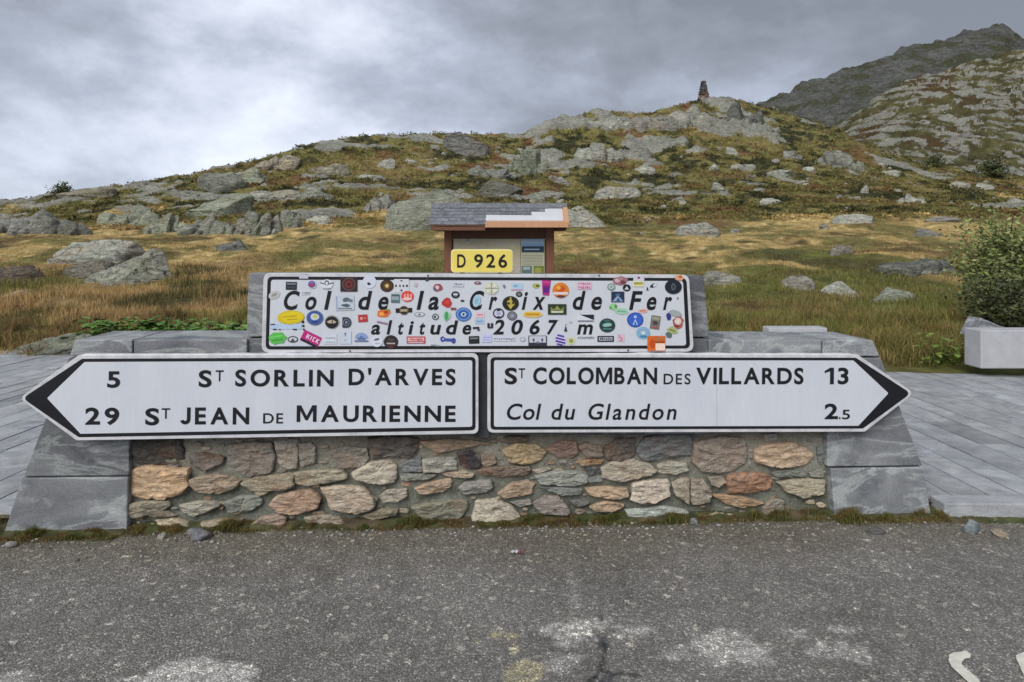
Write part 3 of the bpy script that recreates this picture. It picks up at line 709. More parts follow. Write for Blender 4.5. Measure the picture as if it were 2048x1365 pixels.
# heath: low dwarf-shrub cushions on the hill
def heath(n, seed, ya=50, yb=170, ra=.25, rb=.8, m=9, near=False):
    rs = np.random.RandomState(seed)
    p = rs.uniform(-60, 2110, n); i = rs.randint(0, NR, n*1)
    w = np.abs(np.gradient(base_py, axis=0)); 
    Xs, Ys_, = [], []
    t = rs.uniform(0, 1, n); Y = ya*np.exp(t*math.log(yb/ya)); X = (p-1024)/F*Y
    rm = sample(rockm, X, Y)
    sk = np.interp(p, SYX, SYY)
    ok = (rm < rs.uniform(.1, .6, n)) & (Y < sk*1.03) & (np.full(n, not near) | (fbm(X/2.6, Y/3.4, oct=3, seed=188) > rs.uniform(.0, .22, n))) & not_on_rock(X, Y) & (fbm(X/4, Y/4, oct=3, seed=88) > rs.uniform(-.5, .25, n))
    X, Y = X[ok], Y[ok]; n = len(X); Z = sample(zt, X, Y)
    c0 = ground_col(X, Y)*rs.uniform(.6, 1.3, n)[:, None]
    r = rs.uniform(ra, rb, n)*(1 if near else (Y/90)**.6)
    if near: c0 = np.where((rs.uniform(size=n) < .5)[:, None], np.array([.12, .15, .045]), np.array([.19, .14, .065]))*rs.uniform(.6, 1.4, n)[:, None]
    V = []; C = []
    a = rs.uniform(0, 6.28, (n, m)); el = rs.uniform(.1, 1.0, (n, m)); rr = rs.uniform(.3, 1, (n, m))*r[:, None]
    cx = X[:, None]+np.cos(a)*rr; cy = Y[:, None]+np.sin(a)*rr*.8; cz = Z[:, None]+el*r[:, None]*.38
    c = np.stack([cx, cy, cz], -1).reshape(-1, 3)
    s = np.repeat(r*(.16 if near else .55), m)
    t1 = rs.normal(size=(n*m, 3)); t1 /= np.linalg.norm(t1, axis=1)[:, None]; t2 = rs.normal(size=(n*m, 3)); t2 /= np.linalg.norm(t2, axis=1)[:, None]
    v = np.stack([c-t1*s[:, None]*.5, c+t1*s[:, None]*.5, c+t2*s[:, None]*.6], 1).reshape(-1, 3)
    col = np.repeat(c0, m, 0)*rs.uniform(.7, 1.25, n*m)[:, None]; col = np.repeat(col, 3, 0)
    return mesh_obj('heath' if not near else 'cushion_plants', v, np.arange(len(v)).reshape(-1, 3), M['blade'], None, col)
tag(heath(34000, 3), 'low rust, olive and dark green heath covering the rocky hill', 'heath', kind='stuff')

tag(heath(4200, 4, 8.8, 46, .07, .26, 46, True), 'small dark cushions of dwarf shrub dotted over bank and meadow', 'cushion plants', kind='stuff')

# ------------------------------------------------------------------ shrubs
def leaves_mesh(pts, size, cols, rs, fold=.0):
    n = len(pts); t1 = rs.normal(size=(n, 3)); t1[:, 2] *= .6; t1 /= np.linalg.norm(t1, axis=1)[:, None]
    t2 = np.cross(t1, rs.normal(size=(n, 3))); t2 /= np.linalg.norm(t2, axis=1)[:, None]
    s = (size*rs.uniform(.6, 1.3, n))[:, None]
    v = np.stack([pts-t1*s, pts+t2*s*.42, pts+t1*s, pts-t2*s*.42], 1).reshape(-1, 3)
    return v, np.arange(n*4).reshape(-1, 4), np.repeat(cols, 4, 0)
def tube(mb, pts, r0, r1, n=5):
    ring = []
    for i, p in enumerate(pts):
        r = r0+(r1-r0)*i/(len(pts)-1); ring.append([(p[0]+r*math.cos(6.283*k/n), p[1]+r*math.sin(6.283*k/n), p[2]) for k in range(n)])
    v = [q for rr in ring for q in rr]; f = [(i*n+k, i*n+(k+1) % n, (i+1)*n+(k+1) % n, (i+1)*n+k) for i in range(len(pts)-1) for k in range(n)]
    mb.add(v, f)
def shrub(px0, px1, py0, py1, nst, nleaf, lsize, cols, label, seed, name='shrub', cat='shrub', Y=None, spread=1., clum=.16):
    rs = np.random.RandomState(seed); cx = (px0+px1)/2
    if Y is None: X, Y = on_ground(cx, py1)
    else: X = (cx-1024)/F*Y
    w = (px1-px0)*Y/F; h = (py1-py0)*Y/F; z = hz(X, Y)
    z0 = CH-(py1-HOR)*Y/F; z = min(z, z0) if abs(z-z0) < .5 else z
    top = CH-(py0-HOR)*Y/F-z
    root = empty(name, (X, Y, z-.03)); tag(root, label, cat)
    st = MB(); tips = []
    for s in range(nst):
        a = rs.uniform(0, 6.28); tx = math.cos(a)*w/2*rs.uniform(.2, .98)*spread; ty = math.sin(a)*w/2*rs.uniform(.2, .9)*spread; tz = top*rs.uniform(.55, 1.0)*(1-.25*abs(tx)/(w/2))
        pts = []; b0 = rs.uniform(-.08, .08, 2)*w
        for k in range(6):
            t = k/5; pts.append((b0[0]+tx*t**1.2+rs.uniform(-1, 1)*.02*w, b0[1]+ty*t**1.2, tz*t**.85))
        tube(st, pts, .012*max(top, .6), .003*max(top, .6)); tips.append(np.array(pts))
    st.build('stem', M['bark'], root)
    per = nleaf//nst; P3 = []
    for tp in tips:
        t = rs.uniform(.18, 1.0, per)**.8*5; i = np.clip(t.astype(int), 0, 4); fr = (t-i)[:, None]
        c = tp[i]*(1-fr)+tp[i+1]*fr
        # twiggy sprays gathered in clumps
        nc = 9; cc = rs.normal(size=(nc, 3))*w*.12; c = c+cc[rs.randint(0, nc, per)]+rs.normal(size=(per, 3))*w*clum*.28
        P3.append(c)
    P3 = np.concatenate(P3); P3 = P3[P3[:, 2] > .02]
    cl = np.array(cols); ci = rs.randint(0, len(cl), len(P3)); cc = cl[ci]*rs.uniform(.65, 1.35, len(P3))[:, None]
    v, f, c = leaves_mesh(P3, lsize, cc, rs)
    mesh_obj('foliage', v, f, M['leaf'], root, c)
    return root
gw = [(.22, .27, .09), (.18, .22, .075), (.30, .31, .13), (.13, .17, .06)]
gd = [(.06, .08, .032), (.09, .11, .042), (.045, .055, .027), (.14, .14, .06)]
shrub(1928, 2080, 412, 640, 26, 6200, .046, gw, 'tall airy green bush beside the dark layered ledge at the right edge', 11, Y=12.0, clum=.30)
shrub(1935, 2110, 545, 668, 22, 5200, .040, gd, 'dense dark low bush in front of the tall airy one', 12, Y=10.6)
shrub(1842, 1890, 312, 334, 10, 700, .30, gd, 'small dark bush at the foot of the rocky slope, left of the larger one', 13)
shrub(1962, 2022, 318, 360, 12, 1200, .34, gd, 'larger dark bush at the foot of the rocky slope near the right edge', 14)
shrub(1700, 1760, 360, 382, 10, 420, .20, [(.10, .10, .04), (.14, .12, .05)], 'olive grassy tussock bush in the middle of the right slope', 15)
shrub(100, 148, 371, 396, 9, 600, .20, gd, 'dark bush on the skyline at the far left', 16, Y=79)
# broad-leaved plants at the back of the paving
def broadleaf(px, py, seed, hpx, label, cols, name='broadleaf_plant', Y=9.0, nl=26, sz=.085, group=None):
    rs = np.random.RandomState(seed); X = (px-1024)/F*Y; z = hz(X, Y); top = max(CH-(py-HOR)*Y/F-z, .12)
    root = empty(name, (X, Y, z)); tag(root, label, 'plant', group)
    for i in range(nl):
        a = rs.uniform(0, 6.28); r = rs.uniform(.05, .26); hh = top*rs.uniform(.35, 1.05); s = sz*rs.uniform(.6, 1.25)
        tip = np.array([math.cos(a)*r, math.sin(a)*r, hh]); d = np.array([math.cos(a), math.sin(a), rs.uniform(-.35, .25)]); d /= np.linalg.norm(d)
        sd_ = np.cross(d, [0, 0, 1]); sd_ /= np.linalg.norm(sd_); n_ = np.cross(sd_, d)
        st = []
        for t, wd, up in ((0, .15, 0), (.3, .8, .06), (.6, .9, .05), (.85, .5, 0), (1, .05, -.08)):
            c = tip+d*t*s*1.5+n_*up*s; st += [c-sd_*wd*s*.55+n_*.12*s*wd, c, c+sd_*wd*s*.55+n_*.12*s*wd]
        f = []
        for k in range(4): b = k*3; f += [(b, b+1, b+4, b+3), (b+1, b+2, b+5, b+4)]
        nb = len(st); st += [np.array([0, 0, 0])+sd_*.004, np.array([0, 0, 0])-sd_*.004, tip-sd_*.003, tip+sd_*.003]; f.append((nb, nb+1, nb+2, nb+3))
        c = np.array(cols[rs.randint(len(cols))])*rs.uniform(.7, 1.3)
        mesh_obj('leaf', np.array(st), f, M['leaf'], root, np.ones((len(st), 3))*c)
    return root
gl = [(.10, .22, .035), (.13, .25, .05), (.08, .17, .03)]
ORD = ['first', 'second', 'third', 'fourth', 'fifth', 'sixth', 'seventh', 'eighth', 'ninth', 'tenth', 'eleventh', 'last']
pos_l = [(188, 654), (212, 649), (238, 656), (262, 652), (286, 650), (312, 655), (338, 652), (366, 657), (394, 655), (424, 660), (452, 656), (478, 658)]
for i, (a, b_) in enumerate(pos_l):
    broadleaf(a, b_-9, 40+i, 20, ORD[i]+' plant from the left in the bright green broad-leaved row behind the left coping', gl, group='row of broad-leaved plants behind the left coping', Y=9.0+.12*(i % 3), nl=44, sz=.10)
for i, (a, b_, l_) in enumerate([(1880, 668, 'yellow-green leafy weed at the left foot of the long pale block'), (1905, 690, 'bright green leafy weed touching the left face of the long pale block'), (1858, 700, 'low leafy weed on the paving edge farthest from the long pale block')]):
    broadleaf(a, b_, 60+i, 20, l_, [(.12, .19, .035), (.16, .2, .04)], Y=8.7, sz=.06, nl=30)

# ------------------------------------------------------------------ paving behind the wall
pv = empty('pavement', (0, 0, 0)); tag(pv, kind='structure')
def z_pv(x): return gz(x)+.08
EDGE = lambda x: 8.55-.06*x            # far edge of the paving
bed = MB(); bed.add([(-9, 3.2-.15, gz(-9)+.055), (9, 4.55, gz(9)+.055), (9, 8.7, gz(9)+.055), (-9, 9.3, gz(-9)+.055)], [(0, 1, 2, 3)], (.55, .52, .45))
bed.build('bedding', M['mortar'], pv)
rp = random.Random(4); rest = MB(); nvis = 0
def wall_back(x): return Y0+SL*x+.46
x = -8.0; ncount = 0
while x < 8.0:
    wd = rp.uniform(.17, .27); y = wall_back(x)+rp.uniform(0, .2)
    if x+wd > 2.55 or x < -2.66: y = ((3.99+.026*x) if x > 0 else 3.69+.026*x)+.0*rp.random()
    while y < EDGE(x):
        ln = rp.uniform(.6, 1.3); y1 = min(y+ln, EDGE(x)+.02); g_ = .0055
        if y1-y < .12: break
        x0, x1 = x+g_, x+wd-g_; ya, yb = y+g_, y1-g_; zz = [rp.uniform(-.004, .004) for _ in range(4)]
        px = 1024+F*((x0+x1)/2)/((ya+yb)/2)
        vis = (-40 < px < 165) or (1720 < px < 2090)
        sh = rp.uniform(.86, 1.08)*(.78 if rp.random() < .06 else 1); c = (sh, sh, sh*rp.uniform(.98, 1.04))
        V = [(x0, ya, z_pv(x0)+zz[0]), (x1, ya, z_pv(x1)+zz[1]), (x1, yb, z_pv(x1)+zz[2]), (x0, yb, z_pv(x0)+zz[3])]
        V8 = [(a, b2, z-.03) for a, b2, z in V]+V
        Fq = [(0, 3, 2, 1), (4, 5, 6, 7), (0, 1, 5, 4), (1, 2, 6, 5), (2, 3, 7, 6), (3, 0, 4, 7)]
        if vis and nvis < 290:
            mb = MB(); mb.add(V8, Fq, c); o = mb.build('paving_slab', M['paver'], pv); nvis += 1
        else: rest.add(V8, Fq, c)
        y = y1
    x += wd
o = rest.build('paving_slab', M['paver'], pv); o['kind'] = 'stuff'

# kerb to the right of the wall, pieces end to end
kb = empty('kerb', (0, 0, 0)); tag(kb, kind='structure')
def kerb_piece(x0, x1, y0a, y1a, zt_):
    mb = MB(); ya, yb = y0a+SL*.3*x0, y0a+SL*.3*x1
    V = [(x0, ya, gz(x0)-.06), (x1, yb, gz(x1)-.06), (x1, yb+y1a, gz(x1)-.06), (x0, ya+y1a, gz(x0)-.06)]
    V += [(a, b2, gz(a)+zt_) for a, b2, _ in V]
    mb.add(V, [(0, 3, 2, 1), (4, 5, 6, 7), (0, 1, 5, 4), (1, 2, 6, 5), (2, 3, 7, 6), (3, 0, 4, 7)], (1.1, 1.1, 1.12)); mb.build('kerb_stone', M['paver'], kb, bevel=.008)
for i in range(6): kerb_piece(2.47+i*1.04, 3.50+i*1.04, 3.83, .14, .088)
for i in range(4): kerb_piece(-3.75-i*1.0, -2.77-i*1.0, 3.55, .14, .088)

# ------------------------------------------------------------------ road
def rgrid(a0, a1, step, far):
    mid = np.arange(a0, a1+step/2, step); lo = a0-np.geomspace(step*2, far, 14)[::-1]; hi = a1+np.geomspace(step*2, far, 14)
    return mid, lo, hi
mx, lx, hx = rgrid(-4.2, 4.2, .014, 60); my = np.arange(2.0, 4.25, .014); ly = 2.0-np.geomspace(.03, 40, 16)[::-1]
gx = np.concatenate([lx, mx, hx]); gy = np.concatenate([ly, my])
RX, RY = np.meshgrid(gx, gy)
RYc = np.maximum(RY, 2.0)
RPY = HOR+(CH-GS*RX)/np.maximum(RY, .5)*F; RPX = 1024+F*RX/np.maximum(RY, .5)
RY = np.where(RY > 4.2, RY, RY)
toWall = (Y0+SL*RX)-RY
nA = fbm(RX*1.3, RY*1.3, oct=4, seed=101); nB = fbm(RX*9, RY*9, oct=4, seed=102); nC = fbm(RX*30, RY*30, oct=3, seed=103)
RZ = GS*RX+.004*nA+.0012*nC
# shallow gutter of silt along the wall
silt = sstep(toWall+.22*nA+.12*nB, .72, .12)
asph = np.array([.275, .263, .247])
rcol = np.ones(RX.shape+(3,))*asph*(1+.35*np.clip(nA, -.5, .5)+.25*np.clip(nB, -.5, .5))[..., None]
siltc = np.array([.24, .218, .175])*(1+.3*np.clip(nB, -.5, .5))[..., None]
rcol = rcol*(1-.85*silt[..., None])+siltc*.85*silt[..., None]
def blot(x0, x1, y0, y1, c, s, seed, thr=.0, edge=.25):
    """an old spill on the asphalt, ragged, centred on a place on the road"""
    p0 = ground_px(x0, y1); p1 = ground_px(x1, y0); p2 = ground_px(x0, y0); p3 = ground_px(x1, y1)
    cx = (p0.x+p1.x)/2; cy = (p0.y+p1.y)/2; rx = abs(p3.x-p0.x)/2; ry = abs(p2.y-p0.y)/2
    q = ((RX-cx)/rx)**2+((RY-cy)/ry)**2
    n = fbm(RX*4+seed, RY*6, oct=5, seed=seed, gain=.62)
    m = sstep(1-q+n*1.7, thr-.15, thr+edge-.1)*min(1, s*1.3)
    m = m*(.45+.75*sstep(fbm(RX*24, RY*24, oct=3, seed=seed+1), -.25, .25))
    m = np.clip(m, 0, 1)[..., None]
    global rcol
    rcol = rcol*(1-m)+np.array(c)*m
wh = (.72, .70, .66)
blot(200, 540, 1322, 1400, wh, .75, 111, .2)
blot(-60, 60, 1335, 1420, wh, .4, 112, .3)
blot(1085, 1300, 1242, 1300, wh, .62, 113, .25, .5)
blot(1290, 1560, 1262, 1335, wh, .62, 114, .25, .5)
blot(1060, 1180, 1270, 1345, wh, .45, 115, .3, .5)
blot(1560, 1640, 1256, 1285, wh, .45, 116, .35, .5)
blot(1600, 1740, 1275, 1330, wh, .40, 117, .35, .5)
blot(1640, 1730, 1250, 1268, wh, .35, 118, .35, .5)
blot(1130, 1165, 1120, 1250, wh, .22, 119, .3, .6)
yl = (.56, .51, .34)
blot(945, 1040, 1258, 1285, yl, .72, 121, .35, .35)
blot(1015, 1045, 1275, 1315, yl, .55, 122, .35, .4)
blot(1000, 1085, 1318, 1380, yl, .75, 123, .3, .35)
blot(935, 965, 1275, 1300, yl, .4, 124, .4, .4)
blot(1192, 1222, 1262, 1300, (.10, .105, .118), .7, 125, .2, .2)
blot(1190, 1235, 1345, 1400, (.10, .10, .115), .8, 126, .2, .2)
# crack
def crackline(pts, wd):
    global rcol
    g3 = [ground_px(*p) for p in pts]
    for a, b2 in zip(g3[:-1], g3[1:]):
        dx, dy = b2.x-a.x, b2.y-a.y; L2 = dx*dx+dy*dy
        t = np.clip(((RX-a.x)*dx+(RY-a.y)*dy)/L2, 0, 1)
        wob = .012*fbm(RX*20, RY*20, oct=2, seed=131)
        dd = np.hypot(RX-a.x-t*dx, RY-a.y-t*dy)+wob
        m = sstep(dd, wd*1.6, wd*.4)[..., None]*.8; rcol = rcol*(1-m)+np.array([.03, .03, .032])*m
crackline([(1202, 1225), (1204, 1262)], .004); crackline([(1210, 1290), (1204, 1325), (1200, 1342), (1230, 1348), (1275, 1352)], .010); crackline([(1200, 1342), (1192, 1352), (1175, 1370)], .009)
def mk_asphalt():
    m, t, b = new_mat('asphalt'); g = G(t); p = g.pos(); c = g.col()
    v = g.n('ShaderNodeTexVoronoi', {'Vector': g.mix(.012, p, g.n('ShaderNodeTexNoise', {'Vector': p, 'Scale': 60.}).outputs['Color']), 'Scale': 150.}); cellc = g.n('ShaderNodeSeparateColor', {0: v.outputs['Color']}).outputs[0]
    v2 = g.n('ShaderNodeTexVoronoi', {'Vector': p, 'Scale': 46.}); cell2 = g.n('ShaderNodeSeparateColor', {0: v2.outputs['Color']}).outputs[1]
    k = g.ramp(cellc, [(0, grey(.62)), (.45, grey(.88)), (.80, grey(1.12)), (.93, grey(1.55)), (1., (2.3, 2.27, 2.2))])
    k2 = g.ramp(cell2, [(0, grey(.85)), (.90, grey(1.0)), (.94, grey(1.0)), (1., (2.1, 2.05, 1.9))])
    gap = g.ramp(v.outputs['Distance'], [(.30, grey(1)), (.62, grey(.62))])
    c = g.mix(1., c, k, 'MULTIPLY'); c = g.mix(1., c, k2, 'MULTIPLY'); c = g.mix(1., c, gap, 'MULTIPLY')
    c = g.mix(.6, c, g.ramp(g.noise(p, 400, 3, .7), [(.3, grey(.6)), (.7, grey(1.4))]), 'MULTIPLY')
    set_in(t, b, 'Base Color', c); b.inputs['Roughness'].default_value = .82; b.inputs['Specular IOR Level'].default_value = .3
    h = g.math('SUBTRACT', g.math('MULTIPLY', cellc, .5), g.math('MULTIPLY', v.outputs['Distance'], 1.))
    set_in(t, b, 'Normal', g.bump(h, .8, .006)); return m
M['asphalt'] = mk_asphalt()
nr, nc = RX.shape
tag(mesh_obj('road', np.stack([RX, RY, RZ], -1), grid_faces(nr, nc), M['asphalt'], None, rcol.reshape(-1, 3), True), kind='structure')

# painted white letters on the road (only their tops are in view)
M['road_paint'] = mat_plain('road_paint', (.62, .61, .54), .7, .22, 30, .2, 0, .002)
def paint(pts, label):
    pts = pts[:]; n = len(pts); v = []
    rs = random.Random(len(pts))
    fine_ = []
    for i in range(n):
        a, b2 = pts[i], pts[(i+1) % n]
        for k in range(5): t = k/5; fine_.append((a[0]+(b2[0]-a[0])*t+rs.uniform(-.8, .8), a[1]+(b2[1]-a[1])*t+rs.uniform(-.6, .6)))
    v = [ground_px(*p) for p in fine_]; v = [(q.x, q.y, q.z+.008) for q in v]
    bm = bmesh.new(); vs_ = [bm.verts.new(q) for q in v]; f = bm.faces.new(vs_); bmesh.ops.triangulate(bm, faces=[f])
    if sum(q.normal.z for q in bm.faces) < 0: bmesh.ops.reverse_faces(bm, faces=bm.faces[:])
    me = bpy.data.meshes.new('road_marking'); bm.to_mesh(me); bm.free(); me.materials.append(M['road_paint'])
    o = link(bpy.data.objects.new('road_marking', me)); tag(o, label, 'road marking')
paint([(1898, 1314), (1906, 1310), (1930, 1306), (1942, 1312), (1941, 1320), (1930, 1322), (1923, 1330), (1926, 1336), (1936, 1345), (1948, 1355), (1962, 1370), (1975, 1392), (1958, 1396), (1944, 1376), (1922, 1356), (1903, 1338), (1897, 1324)], 'top of a hooked white painted letter on the asphalt, fully in view')
paint([(2032, 1315), (2048, 1308), (2066, 1304), (2082, 1306), (2078, 1318), (2064, 1326), (2066, 1345), (2074, 1372), (2060, 1374), (2048, 1356), (2040, 1338), (2033, 1322)], 'edge of a second white painted letter cut by the right frame edge')

# loose gravel
M['pebble'] = mat_vcol('pebble', .85, .25, 60, .2)
def gravel(n, seed):
    rs = np.random.RandomState(seed); v0, f0 = ICO[1]; V = []; Fq = []; C = []; b = 0
    for i in range(n):
        u = rs.uniform(-3.3, 3.4); d = abs(rs.normal(0, .16))+.03 if rs.uniform() < .9 else rs.uniform(0, 1.2)
        x = u; y = Y0+SL*u-d; s = rs.uniform(.003, .009)*(1.5 if rs.uniform() < .12 else 1)
        v = v0*rs.uniform(.7, 1.2, v0.shape)*np.array([s*1.3, s, s*.6])+np.array([x, y, gz(x)+s*.35])
        V.append(v); Fq.append(f0+b); b += len(v); t = rs.uniform(.10, .38); C.append(np.ones((len(v), 3))*np.array([t, t*rs.uniform(.94, 1.), t*rs.uniform(.82, .98)]))
    o = mesh_obj('gravel', np.concatenate(V), np.concatenate(Fq), M['pebble'], None, np.concatenate(C))
    tag(o, 'loose pale gravel along the foot of the wall', 'gravel', kind='stuff')
gravel(1100, 8)
def loose(px, py, wpx, hpx, label, tone, seed):
    rs = np.random.RandomState(seed); q = ground_px(px, py); w = wpx*q.y/F; h = hpx*q.y/F
    v, f = lump(rs, 3, 12, .5, .9, .1); v = v*np.array([w/2, w*.38, h*.62])
    o = mesh_obj('loose_stone', v, f, M['rubble'], None, np.ones((len(v), 3))*np.array(tone), False, loc=(q.x, q.y+w*.1, q.z+h*.3)); tag(o, label, 'stone')
loose(398, 1079, 54, 21, 'flat dark grey loose stone on the road by the left part of the wall', (.20, .215, .24), 1)
loose(322, 1078, 20, 14, 'small pale greenish loose stone left of the flat dark one', (.30, .33, .29), 2)
loose(1943, 1067, 38, 27, 'blue-grey chunky loose stone on the road near the kerb', (.21, .25, .27), 3)
loose(2003, 1072, 34, 13, 'flat tan loose stone right of the blue-grey one', (.30, .27, .21), 4)
loose(1755, 1068, 34, 11, 'thin dark loose stone in front of the right pier', (.13, .13, .13), 5)
loose(1388, 1049, 20, 13, 'small grey stone at the wall foot below the pale green stone', (.24, .25, .27), 6)
loose(20, 1094, 26, 9, 'flat little stone on the road at the far left', (.25, .25, .24), 7)
q = ground_px(1035, 1109); lt = empty('litter', (q.x, q.y, q.z+.004)); tag(lt, 'crumpled red and white wrapper scrap on the asphalt', 'litter')
def crump(name, x0, x1, c, seed):
    rs = np.random.RandomState(seed); n = 5; V = []; Fc = []
    for i in range(n):
        for j in range(3): V.append((x0+(x1-x0)*i/(n-1), -.012+.012*j+rs.uniform(-.004, .004), .004+rs.uniform(0, .012)))
    for i in range(n-1):
        for j in range(2): a = i*3+j; Fc.append((a, a+3, a+4, a+1))
    mesh_obj(name, np.array(V), Fc, M['sticker'], lt, np.ones((len(V), 3))*np.array(c))
crump('paper', -.034, .003, (.5, .5, .55), 1); crump('foil', .0, .028, (.30, .09, .10), 2)

# ------------------------------------------------------------------ the stone wall
wall = rig_empty('stone_wall'); tag(wall, 'rubble stone wall with slate end piers, coping and a raised slate centre', 'wall')
GR = random.Random(77)
# mortar sheet with volume
n_u, n_w = 240, 60
uL = P(256, 960)[0]; uR = P(1660, 960)[0]; wT = P(960, 700)[1]
U, Wg = np.meshgrid(np.linspace(uL-.02, uR+.02, n_u), np.linspace(-.12, wT, n_w))
md = .0+.014*fbm(U*9, Wg*12, oct=4, seed=141)+.006*fbm(U*40, Wg*40, oct=3, seed=142)
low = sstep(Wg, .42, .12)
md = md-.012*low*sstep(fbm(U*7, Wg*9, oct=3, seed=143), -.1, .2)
mc = np.ones(U.shape+(3,))*(1-.35*low[..., None])  # lower joints coloured darker, standing for the deep shadow between stones
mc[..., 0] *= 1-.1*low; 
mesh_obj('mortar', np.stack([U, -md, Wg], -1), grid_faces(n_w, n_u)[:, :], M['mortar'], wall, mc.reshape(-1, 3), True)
core = MB(); core.box(uL-.02, uR+.02, .03, .33, -.1, wT, (1, 1, 1)); core.build('core', M['mortar'], wall)

